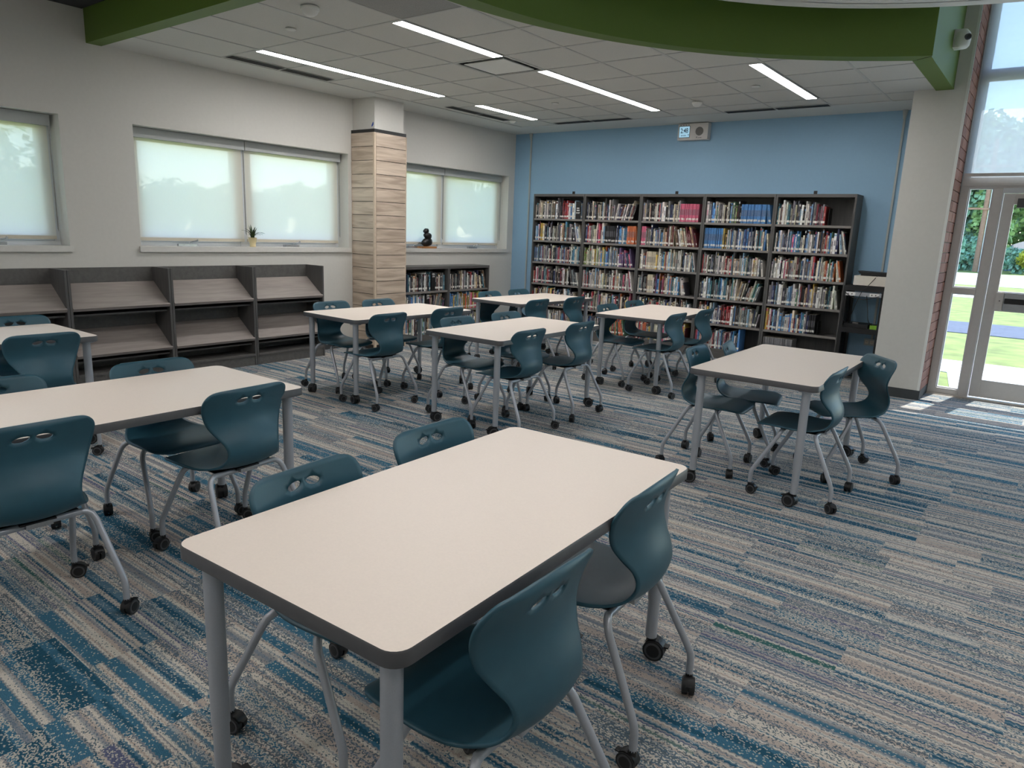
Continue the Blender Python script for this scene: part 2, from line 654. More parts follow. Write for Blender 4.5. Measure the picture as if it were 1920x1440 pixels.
def rrect(x0, y0, x1, y1, r, n=6):
    P = []
    for cx, cy, a in ((x1 - r, y1 - r, 0), (x0 + r, y1 - r, 90), (x0 + r, y0 + r, 180), (x1 - r, y0 + r, 270)):
        for i in range(n + 1):
            t = radians(a + 90 * i / n)
            P.append((cx + r * cos(t), cy + r * sin(t)))
    return P


def text_mesh(txt, size, depth=0.0005, font_shear=0.0):
    cu = bpy.data.curves.new('txt', 'FONT')
    cu.body = txt
    cu.size = size
    cu.extrude = depth
    cu.offset = size * .010
    cu.shear = font_shear
    cu.align_x = 'CENTER'
    cu.align_y = 'CENTER'
    cu.resolution_u = 3
    o = bpy.data.objects.new('txt', cu)
    COL.objects.link(o)
    dg = bpy.context.evaluated_depsgraph_get()
    me = bpy.data.meshes.new_from_object(o.evaluated_get(dg))
    bpy.data.objects.remove(o)
    bpy.data.curves.remove(cu)
    return me


# text is made in the XY plane; this turns it to face -Y (back wall) or +X (left wall)
FACE_S = Matrix.Rotation(pi / 2, 4, 'X')
FACE_E = Matrix.Rotation(pi / 2, 4, 'Z') @ Matrix.Rotation(pi / 2, 4, 'X')


def text_obj(name, txt, size, m, loc, face, parent=None, sx=1.0):
    me = text_mesh(txt, size)
    me.transform(Matrix.Translation(loc) @ face @ Matrix.Scale(sx, 4, (1, 0, 0)))
    me.materials.clear()
    me.materials.append(m)
    return obj(name, me, None, parent)


# ------------------------------------------------------------------ room shell
RX, RY = 11.0, -14.0
struct('floor', MB(False).box((-0.0, RY, -0.06), (RX, -0.42, 0)).box((-0.0, -0.42, -0.06), (6.0, 0.0, 0)), MT['carpet'])

# left wall with window openings
ZS, ZT = 1.2665, 2.4202
WIN = [(-9.25, -6.64), (-6.0025, -3.4046), (-2.80, -0.147)]
wl = MB(False)
ys = [RY, WIN[0][0], WIN[0][1], WIN[1][0], WIN[1][1], WIN[2][0], WIN[2][1], 0.2]
wl.box((-0.28, RY, -0.06), (0, 0.2, ZS))
wl.box((-0.28, RY, ZT), (0, 0.2, 4.5))
for i in range(0, 8, 2):
    wl.box((-0.28, ys[i], ZS), (0, ys[i + 1], ZT))
struct('wall_left', wl, MT['wall'])
struct('wall_back', MB().box((0, 0, -0.06), (5.95, 0.2, 4.5)), MT['blue'])
struct('wall_right', MB().box((RX, RY, -0.06), (RX + 0.2, 0.2, 4.5)), MT['wall'])
struct('wall_front', MB().box((-0.2, RY - 0.2, -0.06), (RX + 0.2, RY, 4.5)), MT['wall'])

# pier between the blue wall and the glazed entrance, brick reveal on its right side
pier = struct('wall_pier', MB().box((5.80, -1.08, 0.0), (6.245, 0.2, 4.5)), MT['wall'])
obj('mortar_backing', MB().box((6.245, -1.06, 0.1), (6.256, -0.5, 4.4)), MT['mortar'], pier)
obj('corner_bead', MB().box((6.2445, -1.084, 0.1), (6.268, -1.066, 4.4)), MT['white'], pier)
bh, bl = 0.1016, 0.27
bm_full = {}
for ci in range(43):
    z0 = 0.1 + ci * bh
    y = -1.064 - (0.0 if ci % 2 else 0.135)
    while y < -0.5:
        ya, yb = max(y, -1.064), min(y + bl - 0.009, -0.5)
        if yb - ya > 0.02:
            key = (round(yb - ya, 3), R.randrange(2))
            if key not in bm_full:
                bm_full[key] = MB().box((0, 0, 0), (0.0155, key[0], bh - 0.009), MT['brick'] if key[1] else MT['brick2']).mesh('brick')
            obj('brick', bm_full[key], None, pier, (6.2555 + R.uniform(-0.001, 0.001), ya, z0))
        y += bl
struct('baseboard_pier', MB().box((5.80, -1.088, 0), (6.262, -1.0805, 0.1)).box((6.246, -1.0805, 0), (6.274, -0.53, 0.1)), MT['base'])
struct('baseboard_back', MB().box((0.0, -0.008, 0), (5.80, 0, 0.1)), MT['base'])
struct('baseboard_left', MB().box((0.0, RY, 0), (0.008, -3.37, 0.1)).box((0.0, -2.80, 0), (0.008, -0.008, 0.1)), MT['base'])

# ---------------- green fascia round the raised entrance ceiling
CC, RO = (7.3406, -5.8603), 3.5027
C2, RI = (7.5475, -6.0221), 3.8923
ang0, ang1 = atan2(-2.54 - CC[1], 6.14 - CC[0]), pi + 0.1
NO = 40
outer = [(CC[0] + RO * cos(ang0 + (ang1 - ang0) * i / NO), CC[1] + RO * sin(ang0 + (ang1 - ang0) * i / NO)) for i in range(NO + 1)]
a0b, a1b = atan2(-2.44 - C2[1], 5.99 - C2[0]), pi + 0.02
inner = [(C2[0] + RI * cos(a0b + (a1b - a0b) * i / NO), C2[1] + RI * sin(a0b + (a1b - a0b) * i / NO)) for i in range(NO + 1)]
poly_o = [(6.14, -1.08)] + outer + [(3.86, -6.36), (0.0, -6.36)]
poly_i = [(5.99, -1.08)] + inner + [(3.66, -6.23), (0.0, -6.23)]
# resample both to the same count by arc length
def resample(P, n):
    d = [0]
    for a, b in zip(P, P[1:]):
        d.append(d[-1] + hypot(b[0] - a[0], b[1] - a[1]))
    out, j = [], 0
    for i in range(n):
        t = d[-1] * i / (n - 1)
        while j < len(P) - 2 and d[j + 1] < t:
            j += 1
        u = (t - d[j]) / max(1e-9, d[j + 1] - d[j])
        out.append((P[j][0] + (P[j + 1][0] - P[j][0]) * u, P[j][1] + (P[j + 1][1] - P[j][1]) * u))
    return out
fas = MB()
segs = [([(6.14, -1.08), (6.14, -2.54)], [(5.99, -1.08), (5.99, -2.44)], 2, False),
        (outer, inner, 50, True),
        ([outer[-1], (3.86, -6.36)], [inner[-1], (3.66, -6.23)], 2, False),
        ([(3.86, -6.36), (0.0, -6.36)], [(3.66, -6.23), (0.0, -6.23)], 2, False)]
ZF0, ZF1 = H - 0.012, 4.4
for po, pi_, n, smf in segs:
    po, pi_ = resample(po, n), resample(pi_, n)
    V = [(x, y, ZF0) for x, y in po] + [(x, y, ZF0) for x, y in pi_] + [(x, y, ZF1) for x, y in po] + [(x, y, ZF1) for x, y in pi_]
    fas.add(V, [(i, i + 1, 2 * n + i + 1, 2 * n + i) for i in range(n - 1)], None, smf)
    fas.add(V, [(i, n + i, n + i + 1, i + 1) for i in range(n - 1)], None, False)
    fas.add(V, [(n + i + 1, n + i, 3 * n + i, 3 * n + i + 1) for i in range(n - 1)], None, smf)
struct('trim_1', fas, MT['green'])

# ---------------- ceiling
ceil = struct('ceiling')
obj('roof_slab', MB().box((-0.28, RY - 0.2, 4.42), (RX + 0.2, 0.2, 4.5)), MT['strip'], ceil)
obj('dropped_soffit', MB().box((0.0, RY, 3.34), (3.6, -6.37, 3.40)), MT['darkceil'], ceil)
CLR, CLC = 3.36, (7.40, -5.90)
cl = [(CLC[0] + CLR * cos(2 * pi * i / 96), CLC[1] + CLR * sin(2 * pi * i / 96)) for i in range(96)]
cloud = MB().prism(cl, 3.37, 3.47, MT['white'], None, False)
V, F = [], []
for rr_, zz in ((CLR - 0.10, 3.366), (CLR + 0.012, 3.366), (CLR + 0.012, 3.40), (CLR, 3.40)):
    for i in range(96):
        V.append((CLC[0] + rr_ * cos(2 * pi * i / 96), CLC[1] + rr_ * sin(2 * pi * i / 96), zz))
for k in range(3):
    for i in range(96):
        F.append((k * 96 + i, k * 96 + (i + 1) % 96, (k + 1) * 96 + (i + 1) % 96, (k + 1) * 96 + i))
obj('ceiling_cloud', cloud, None, ceil)
obj('cloud_rim', MB().add(V, F, MT['white'], False), None, ceil)

GX0, GY0, GP = 0.565, -5.387, 0.6193
gx = [GX0 + GP * i for i in range(9)] + [5.995]
gy = [-6.228, GY0 - 0.0] + [GY0 + GP * i for i in range(1, 8)] + [-0.62]
LINES_X = gx
Rm = (RO + 0.07)
def dist_c(p):
    return hypot(p[0] - CC[0], p[1] - CC[1])
def clip_circle(poly):
    """keep the part of a convex polygon outside the fascia's circle (cut by its chord)"""
    cx = sum(p[0] for p in poly) / len(poly)
    cy = sum(p[1] for p in poly) / len(poly)
    if all(dist_c(p) >= Rm for p in poly):
        return poly
    if all(dist_c(p) < Rm for p in poly):
        return None
    a = atan2(cy - CC[1], cx - CC[0])
    nx, ny = cos(a), sin(a)
    lim = Rm - 0.01
    out = []
    for p, q in zip(poly, poly[1:] + poly[:1]):
        dp = (p[0] - CC[0]) * nx + (p[1] - CC[1]) * ny - lim
        dq = (q[0] - CC[0]) * nx + (q[1] - CC[1]) * ny - lim
        if dp >= 0:
            out.append(p)
        if dp * dq < 0:
            u = dp / (dp - dq)
            out.append((p[0] + (q[0] - p[0]) * u, p[1] + (q[1] - p[1]) * u))
    return out if len(out) >= 3 else None

# linear lights: (x0, x1, y0, y1)
LW = 0.118
LIGHTS = [(gx[1] - 0.075, gx[1] + 0.043, -5.375, -2.965, 'long linear light nearest the window wall'),
          (gx[4] - 0.128, gx[4] - 0.010, -5.375, -4.152, 'short linear light next to the return air grille'),
          (gx[1] - 0.06, gx[1] + 0.058, -2.33, -1.125, 'short linear light at the far left corner of the tile ceiling'),
          (gx[4] - 0.100, gx[4] + 0.018, -3.52, -1.10, 'long linear light running from the square diffuser towards the blue wall'),
          (gx[7] - 0.128, gx[7] - 0.010, -2.88, -1.10, 'linear light under the green fascia on the right')]
def inlight(x0, x1, y0, y1):
    for l in LIGHTS:
        if min(x1, l[1]) - max(x0, l[0]) > 0.004 and min(y1, l[3]) - max(y0, l[2]) > 0.05:
            return l
DIF = (gx[3], gx[4], gy[3], gy[4])
GRL = (gx[4], gx[5], gy[0], gy[1])
for i in range(len(gx) - 1):
    for j in range(len(gy) - 1):
        x0, x1, y0, y1 = gx[i], gx[i + 1], gy[j], gy[j + 1]
        if y1 - y0 < 0.03:
            continue
        if (i, j) == (3, 3):
            continue
        if (i, j) == (4, 0):
            continue
        pcs = [(x0, x1, y0, y1)]
        l = inlight(x0, x1, y0, y1)
        if l:
            nx = []
            if l[0] - x0 > 0.02:
                nx.append((x0, min(x1, l[0]), y0, y1))
            if x1 - l[1] > 0.02:
                nx.append((max(x0, l[1]), x1, y0, y1))
            pcs = nx
        for (a, b, c, d) in pcs:
            P = clip_circle([(a + 0.010, c + 0.010), (b - 0.010, c + 0.010), (b - 0.010, d - 0.010), (a + 0.010, d - 0.010)])
            if P:
                obj('ceiling_tile', MB().prism(P, H + 0.004, H + 0.02), MT['tile'], ceil)
# T-bars
def bar(x0, y0, x1, y1):
    pts = [(x0 + (x1 - x0) * k / 200, y0 + (y1 - y0) * k / 200) for k in range(201)]
    keep = [p for p in pts if dist_c(p) > Rm]
    if len(keep) < 2:
        return
    a, b = keep[0], keep[-1]
    h = 0.011
    if abs(b[0] - a[0]) > abs(b[1] - a[1]):
        mbb = MB().box((a[0], a[1] - h, H - 0.001), (b[0], a[1] + h, H + 0.012))
    else:
        mbb = MB().box((a[0] - h, a[1], H - 0.0015), (a[0] + h, b[1], H + 0.012))
    obj('grid_runner', mbb, MT['tbar'], ceil)
for x in gx:
    segs_ = [(-6.23, -0.62)]
    for l in LIGHTS:
        if l[0] - 0.012 < x < l[1] + 0.012:
            segs_ = [(p, q) for s_ in segs_ for p, q in ((s_[0], min(s_[1], l[2])), (max(s_[0], l[3]), s_[1])) if q - p > 0.05]
    for p, q in segs_:
        bar(x, p, x, q)
for y in gy[1:]:
    if y > -0.7:
        continue
    segs_ = [(gx[0], gx[-1])]
    for l in LIGHTS:
        if l[2] < y < l[3]:
            segs_ = [(p, q) for s_ in segs_ for p, q in ((s_[0], min(s_[1], l[0])), (max(s_[0], l[1]), s_[1])) if q - p > 0.05]
    for p, q in segs_:
        bar(p, y, q, y)
# plain painted border strips along the walls
obj('border_strip', MB().box((0, -6.23, H - 0.001), (0.562, -0.62, H + 0.02)), MT['strip'], ceil)
obj('border_strip', MB().box((0, -0.62, H - 0.0012), (5.80, 0, H + 0.02)), MT['strip'], ceil)
obj('border_strip', MB().box((5.80, -1.075, H - 0.001), (5.995, -0.615, H + 0.02)), MT['strip'], ceil)
obj('grille_plate', MB().box((GRL[0] + .012, GRL[2] + .012, H + 0.001), (GRL[1] - .012, GRL[3] - .012, H + 0.01)), MT['perf'], ceil)

def linear_light(x0, x1, y0, y1, z, label, group):
    t = thing('linear_light', label, 'light', ((x0 + x1) / 2, (y0 + y1) / 2, z), 0, group)
    a, b = (x1 - x0) / 2, (y1 - y0) / 2
    obj('diffuser', MB().box((-a + .006, -b + .006, -0.003), (a - .006, b - .006, 0.004)), MT['lamp'], t)
    obj('frame', MB().box((-a, -b, -0.004), (-a + .006, b, .03)).box((a - .006, -b, -0.004), (a, b, .03))
        .box((-a, -b, -0.004), (a, -b + .006, .03)).box((-a, b - .006, -0.004), (a, b, .03)).box((-a, -b, .02), (a, b, .03)), MT['tbar'], t)
for l in LIGHTS:
    linear_light(l[0], l[1], l[2], l[3], H, l[4] + ' in the tile ceiling', 'linear ceiling lights')
# unseen fixtures of the same build, presumed from the well-lit foreground
for k, (lx, ly) in enumerate([(6.0, -7.4), (8.2, -7.4), (8.6, -5.2)]):
    linear_light(lx - .07, lx + .07, ly - .7, ly + .7, 3.366, 'linear light in the round ceiling cloud, ' + ['left, over the foreground table', 'right of the foreground table', 'nearest the glass door'][k], 'linear lights in the round cloud')
for k, (lx, ly) in enumerate([(2.9, -9.4), (1.2, -11.4), (2.9, -11.9)]):  # added out of view to light the tables on the left
    linear_light(lx - .07, lx + .07, ly - 1.0, ly + 1.0, 3.338, 'unseen linear light added in the dark dropped ceiling, ' + ['nearest the left-middle table', 'along the window wall', 'farthest behind the picture'][k], 'unseen lights added in the dropped ceiling')
for k, (lx, ly) in enumerate([(5.5, -11.5), (8.5, -11.5)]):
    linear_light(lx - .07, lx + .07, ly - 1.0, ly + 1.0, 4.418, 'linear light in the high ceiling behind the camera, ' + ['window side', 'door side'][k], 'linear lights in the high ceiling')

def vent(x, y, alongx, label):
    t = thing('linear_vent', label, 'vent', (x, y, H - 0.001), 0 if alongx else pi / 2, 'black linear air vents')
    for s in (0, 1):
        x0 = -0.6 + s * 0.605
        obj('frame', MB().box((x0, -0.07, -0.003), (x0 + 0.59, 0.07, 0.0)), MT['tbar'], t)
        for k in range(3):
            y0 = -0.062 + k * 0.0425
            obj('slot', MB().box((x0 + 0.006, y0, -0.0045), (x0 + 0.584, y0 + 0.037, -0.0028)), MT['slot'], t)
vent(0.70, -4.80, False, 'black linear vent above the middle window, nearest the camera')
vent(0.77, -1.82, False, 'black linear vent beside the short far-left light')
vent(1.85, -0.715, True, 'black linear vent along the blue wall, left of the clock')
vent(4.31, -0.655, True, 'black linear vent along the blue wall, right of the clock')

t = thing('air_diffuser', 'square plaque air diffuser between two linear lights', 'vent', ((DIF[0] + DIF[1]) / 2, (DIF[2] + DIF[3]) / 2, H))
obj('neck', MB().box((-.3, -.3, 0.10), (.3, .3, 0.11)).box((-.3, -.3, 0.0), (-.285, .3, .1)).box((.285, -.3, 0.0), (.3, .3, .1)).box((-.3, -.3, 0), (.3, -.285, .1)).box((-.3, .285, 0), (.3, .3, .1)), MT['strip'], t)
bm_ = MB()
V = []
for s_, z_ in ((.298, 0.0), (.245, 0.03)):
    V += [(-s_, -s_, z_), (s_, -s_, z_), (s_, s_, z_), (-s_, s_, z_)]
bm_.add(V, [(i, (i + 1) % 4, 4 + (i + 1) % 4, 4 + i) for i in range(4)])
obj('throat', bm_, MT['slot'], t)
obj('plaque', MB().box((-.235, -.235, -0.004), (.235, .235, 0.003)), MT['white'], t)

def smoke(x, y, label, r=0.055, hgt=0.05, cat='smoke detector'):
    t = thing('smoke_detector', label, cat, (x, y, H - 0.002))
    obj('base', MB().lathe([(0, 0), (r * 1.05, 0), (r * 1.05, -hgt * .35), (r * .95, -hgt * .4)], (0, 0, 0), None, 24), MT['white'], t)
    obj('sensor_head', MB().lathe([(r * .95, -hgt * .4), (r * .8, -hgt * .75), (r * .45, -hgt), (0, -hgt)], (0, 0, 0), None, 24), MT['white'], t)
smoke(2.69, -5.95, 'white smoke detector nearest the camera, by the green fascia', .062, .06)
smoke(3.67, -1.42, 'white smoke detector far back, near the clock', .055)
smoke(0.83, -1.17, 'small white detector at the end of the far left vent', .045, .035)
for x, y, lb in ((2.06, -5.67, 'flat white ceiling disc near the front smoke detector'), (4.53, -1.98, 'flat white ceiling disc left of the right-hand light'),
                 (2.15, -2.05, 'flat white ceiling disc between the far left lights')):
    t = tag(obj('sprinkler_cover', MB().lathe([(0, 0.0005), (.04, 0.0005), (.043, -.006), (.04, -.009), (0, -.009)], (0, 0, 0), MT['white'], 24), None, None, (x, y, H - 0.001)), lb, 'sprinkler cover', 'flat ceiling discs')

# ------------------------------------------------------------------ column
colm = struct('column', MB().box((0, -3.325, 0), (0.402, -2.85, H)), MT['wall'])
obj('cladding_backing', MB().box((0.0, -3.344, 0), (0.42, -2.831, 2.665)), MT['joint'], colm)
ph = 0.163
pm_f = MB().box((0.0, 0, 0), (0.402, 0.012, ph - 0.007), MT['clad']).mesh('panel')
pm_s = MB().box((0, 0, 0), (0.012, 0.494, ph - 0.007), MT['clad']).mesh('panel')
for k in range(17):
    z1 = 2.665 - ph * k
    z0 = z1 - ph + 0.007
    if z0 < -0.01:
        continue
    jj = R.uniform(-0.0012, 0.0012)
    obj('cladding_panel', pm_f, None, colm, (0.004, -3.356 + jj, z0))
    obj('cladding_panel', pm_s, None, colm, (0.420 + jj, -3.324, z0))
obj('corner_trim', MB().box((0.408, -3.358, 0.0), (0.434, -3.330, 2.665)), MT['trim_l'], colm)
obj('corner_trim', MB().box((0.418, -2.832, 0.0), (0.434, -2.820, 2.665)), MT['trim_l'], colm)
obj('cap_band', MB().box((0.0, -3.352, 2.665), (0.428, -2.825, 2.705)), MT['black'], colm)
obj('tape_mark', MB().prism([(.345, 2.735), (.352, 2.755), (.375, 2.79), (.385, 2.775), (.382, 2.755), (.362, 2.735)], 0, 0.001, None, Matrix.Translation((0, -3.3255, 0)) @ FACE_S), MT['tape'], colm)

# ------------------------------------------------------------------ left windows
def crank(y, parent):
    c = obj('crank_handle', MB().box((-.155, y - .10, ZS + .006), (-.115, y + .10, ZS + .03), MT['chrome'])
            .tube([(-.13, y + .02, ZS + .028), (-.125, y + .03, ZS + .05), (-.11, y + .09, ZS + .062), (-.10, y + .10, ZS + .066)], .007, MT['chrome'], 8)
            .cyl((-.10, y + .10, ZS + .058), .009, .02, 'z', MT['chrome'], 8), None, parent)
    return c
def window(n, y0, y1, ym, cranks, shades):
    wd = struct('window_%d' % n)
    z0, z1 = ZS, ZT
    xo, xi = -.27, -.205
    obj('window_sill', MB().box((-.20, y0 + .002, ZS - .03), (.001, y1 - .002, ZS + .006)).box((.001, y0 - .02, ZS - .048), (.03, y1 + .02, ZS + .006)), MT['sill'], wd)
    obj('window_frame', MB().box((xo, y0, z0), (xi, y0 + .05, z1)).box((xo, y1 - .05, z0), (xi, y1, z1)).box((xo, y0, z0), (xi, y1, z0 + .045)).box((xo, y0, z1 - .06), (xi, y1, z1)), MT['winframe'], wd)
    obj('window_mullion', MB().box((xo, ym - .045, z0), (xi + .01, ym + .045, z1)), MT['winframe'], wd)
    for a, b in ((y0 + .05, ym - .045), (ym + .045, y1 - .05)):
        f = obj('window_sash', MB().box((xo + .005, a, z0 + .045), (xi - .005, a + .075, z1 - .06)).box((xo + .005, b - .075, z0 + .045), (xi - .005, b, z1 - .06))
                .box((xo + .005, a, z0 + .045), (xi - .005, b, z0 + .11)).box((xo + .005, a, z1 - .12), (xi - .005, b, z1 - .06)), MT['winframe'], wd)
        obj('pane', MB().box((-.243, a + .07, z0 + .105), (-.239, b - .07, z1 - .115)), MT['glass'], f)
    for y in cranks:
        crank(y, wd)
    for a, b, lb in shades:
        s = thing('roller_shade', lb, 'window shade', (-.155, (a + b) / 2, ZT), 0, 'translucent roller shades in the left wall')
        h = (b - a) / 2
        obj('cassette', MB().box((-.035, -h, -.10), (.035, h, -.004)), MT['cassette'], s)
        obj('shade_cloth', MB().add([(-.012, -h + .015, -.10), (-.012, h - .015, -.10), (-.012, h - .015, 1.355 - ZT), (-.012, -h + .015, 1.355 - ZT)], [(0, 1, 2, 3)]), MT['shade'], s)
        obj('hem_bar', MB().box((-.019, -h + .015, 1.325 - ZT), (-.005, h - .015, 1.357 - ZT)), MT['trim_l'] if False else MT['beige'], s)
        obj('bead_chain', MB().tube([(.012, h - .006, -.10), (.012, h - .006, 1.42 - ZT), (.024, h - .006, 1.40 - ZT), (.024, h - .006, -.10)], .0035, None, 6), MT['chain'], s)
window(1, WIN[0][0], WIN[0][1], -7.95, [-7.2], [(-7.93, -6.67, 'translucent roller shade of the leftmost window, cut by the frame')])
window(2, WIN[1][0], WIN[1][1], -4.75, [-5.46, -4.17], [(-5.995, -4.755, 'left roller shade of the middle window, above its crank'),
                                                        (-4.745, -3.43, 'right roller shade of the middle window, behind the potted plant')])
window(3, WIN[2][0], WIN[2][1], -1.53, [-2.16, -0.85], [(-2.79, -1.525, 'roller shade half hidden by the oak-clad column, behind the sculpture'),
                                                        (-1.515, -0.175, 'roller shade nearest the blue wall')])

# ------------------------------------------------------------------ glazed entrance (parallel to the blue wall)
YD = -0.53
ent = struct('door_1')
def bars(name, L_, parent, m=MT['alu'], y0=YD, y1=YD + .11):
    b = MB()
    for x0, z0, x1, z1 in L_:
        b.box((x0, y0, z0), (x1, y1, z1))
    return obj(name, b, m, parent)
fr = bars('frame', [(6.275, 0, 6.35, 4.42), (6.35, 0, 6.565, .07), (6.35, 1.10, 6.565, 1.16), (6.565, 0, 6.645, 2.18),
                    (6.275, 2.18, RX, 2.285), (6.35, 3.23, RX, 3.32), (7.70, 0, 7.78, 2.18), (7.78, 0, RX, .07), (9.3, 0, 9.38, 4.42), (7.70, 2.28, 7.78, 4.42), (7.78, 1.10, 9.3, 1.16)], ent)
obj('light_stop', MB().box((6.247, YD + .055, 0), (6.30, YD + .10, 4.42)), MT['base'], ent)  # added strip, stops daylight leaking between brick ends and frame
obj('head_ledge', MB().box((6.27, YD - .035, 2.20), (RX, YD, 2.225)), MT['alu'], ent)
obj('threshold', MB().box((6.275, YD - .03, 0), (RX, YD + .12, .012)), MT['alu'], ent)
for n_, (x0, z0, x1, z1) in enumerate([(6.35, .07, 6.565, 1.10), (6.35, 1.16, 6.565, 2.18), (6.35, 2.285, 7.70, 3.23), (6.35, 3.32, 7.70, 4.42),
                                       (7.78, .07, 9.3, 1.10), (7.78, 1.16, 9.3, 2.18), (7.78, 2.285, 9.3, 3.23), (7.78, 3.32, 9.3, 4.42),
                                       (9.38, .07, RX, 2.18), (9.38, 2.285, RX, 3.23), (9.38, 3.32, RX, 4.42)]):
    obj('pane', MB().box((x0, YD + .05, z0), (x1, YD + .056, z1)), MT['glass'], ent)
    obj('glazing_bead', MB().box((x0, YD + .03, z0), (x0 + .012, YD + .075, z1)).box((x1 - .012, YD + .03, z0), (x1, YD + .075, z1))
        .box((x0, YD + .03, z0), (x1, YD + .075, z0 + .012)).box((x0, YD + .03, z1 - .012), (x1, YD + .075, z1)), MT['winframe'], ent)
leaf = bars('door_leaf', [(6.66, .025, 6.755, 2.125), (7.59, .025, 7.685, 2.125), (6.755, 2.02, 7.59, 2.125), (6.755, .025, 7.59, .215), (6.755, .945, 7.59, 1.15)], ent, MT['alu'], YD + .02, YD + .075)
obj('pane', MB().box((6.755, YD + .045, .215), (7.59, YD + .051, .945)).box((6.755, YD + .045, 1.15), (7.59, YD + .051, 2.02)), MT['glass'], leaf)
obj('panic_bar', MB().box((6.745, YD - .015, .955), (6.815, YD + .02, 1.14), MT['alu']).box((6.819, YD - .03, .965), (7.6, YD + .02, 1.14), MT['chrome'])
    .box((6.825, YD - .038, 1.03), (7.6, YD - .029, 1.085), MT['black']).cyl((6.785, YD - .013, 1.055), .006, -.006, 'y', MT['black'], 8), None, leaf)
obj('door_closer', MB().box((6.785, YD - .045, 1.985), (7.15, YD + .02, 2.075), MT['band']).box((7.0, YD - .02, 2.08), (7.02, YD + .0, 2.16), MT['band'])
    .tube([(6.95, YD - .02, 2.09), (7.25, YD - .10, 2.12), (7.4, YD - .02, 2.14)], .01, MT['band'], 6), None, leaf)
obj('door_jamb', MB().box((6.645, YD - .0, 0), (6.655, YD + .09, 2.18)).box((6.645, YD, 2.13), (7.70, YD + .09, 2.18)), MT['winframe'], ent)
sh = thing('roller_shade', 'tall sunlit roller shade over the transom windows above the glass door', 'window shade', (6.29, YD - .05, 2.31), 0)
obj('shade_cloth', MB().add([(0.0, 0, 0), (1.38, 0, 0), (1.38, 0, 2.0), (0.0, 0, 2.0)], [(0, 1, 2, 3)]), MT['shade2'], sh)
obj('hem_bar', MB().box((0, -.006, -.02), (1.38, .006, .012)), MT['alu'], sh)
obj('roller', MB().cyl((0, 0.0, 2.03), .03, 1.38, 'x'), MT['white'], sh)
obj('bead_chain', MB().tube([(-.008, -.012, 2.0), (-.008, -.012, -.2), (-.008, .004, -.2), (-.008, .004, 2.0)], .003, None, 6), MT['chain'], sh)
sh = thing('roller_shade', 'roller shade over the far transom windows outside the picture', 'window shade', (7.80, YD - .05, 2.31), 0)
obj('shade_cloth', MB().add([(0.0, 0, 0), (3.15, 0, 0), (3.15, 0, 2.0), (0.0, 0, 2.0)], [(0, 1, 2, 3)]), MT['shade2'], sh)
obj('hem_bar', MB().box((0, -.006, -.02), (3.15, .006, .012)), MT['alu'], sh)

# ------------------------------------------------------------------ tables and chairs
TH, TL, TW = 0.760, 1.49, 0.785
def table_meshes():
    t = thing('classroom_table', 'x', 'table')
    out = rrect(-TW / 2, -TL / 2, TW / 2, TL / 2, .045)
    inn = rrect(-TW / 2 + .003, -TL / 2 + .003, TW / 2 - .003, TL / 2 - .003, .043)
    obj('tabletop', MB().prism(inn, TH - .006, TH), MT['table'], t)
    n = len(out)
    V = [(x, y, TH - .004) for x, y in out] + [(x, y, TH - .036) for x, y in out] + [(x, y, TH - .0002) for x, y in inn]
    e = MB().add(V, [(i, n + i, n + (i + 1) % n, (i + 1) % n) for i in range(n)] + [(2 * n + i, i, (i + 1) % n, 2 * n + (i + 1) % n) for i in range(n)], None, True)
    obj('edge_band', e, MT['band'], t)
    obj('underside', MB().prism(inn, TH - .036, TH - .006), MT['under'], t)
    k = 0
    for sx in (-1, 1):
        for sy in (-1, 1):
            x, y = sx * (TW / 2 - .072), sy * (TL / 2 - .060)
            l = obj('leg', MB().cyl((0, 0, .24), .0245, TH - .036 - .24, 'z', None, 20).cyl((0, 0, TH - .046), .05, .01, 'z', None, 20), MT['silver'], t, (x, y, 0))
            obj('leg_extension', MB().cyl((0, 0, .085), .0215, .16, 'z', MT['silver'], 18)
                .add([(.0217 * cos(a), .0217 * sin(a), z) for q in range(5) for z0_ in (.115 + q * .024,) for a, z in ((pi - .12, z0_), (pi + .12, z0_), (pi + .12, z0_ + .009), (pi - .12, z0_ + .009))],
                     [(4 * q, 4 * q + 1, 4 * q + 2, 4 * q + 3) for q in range(5)], MT['slot']), None, l)
            caster(l, (0, 0, 0), .040, .09, R.uniform(0, 6.28))
            k += 1
    return t
CASTER = {}
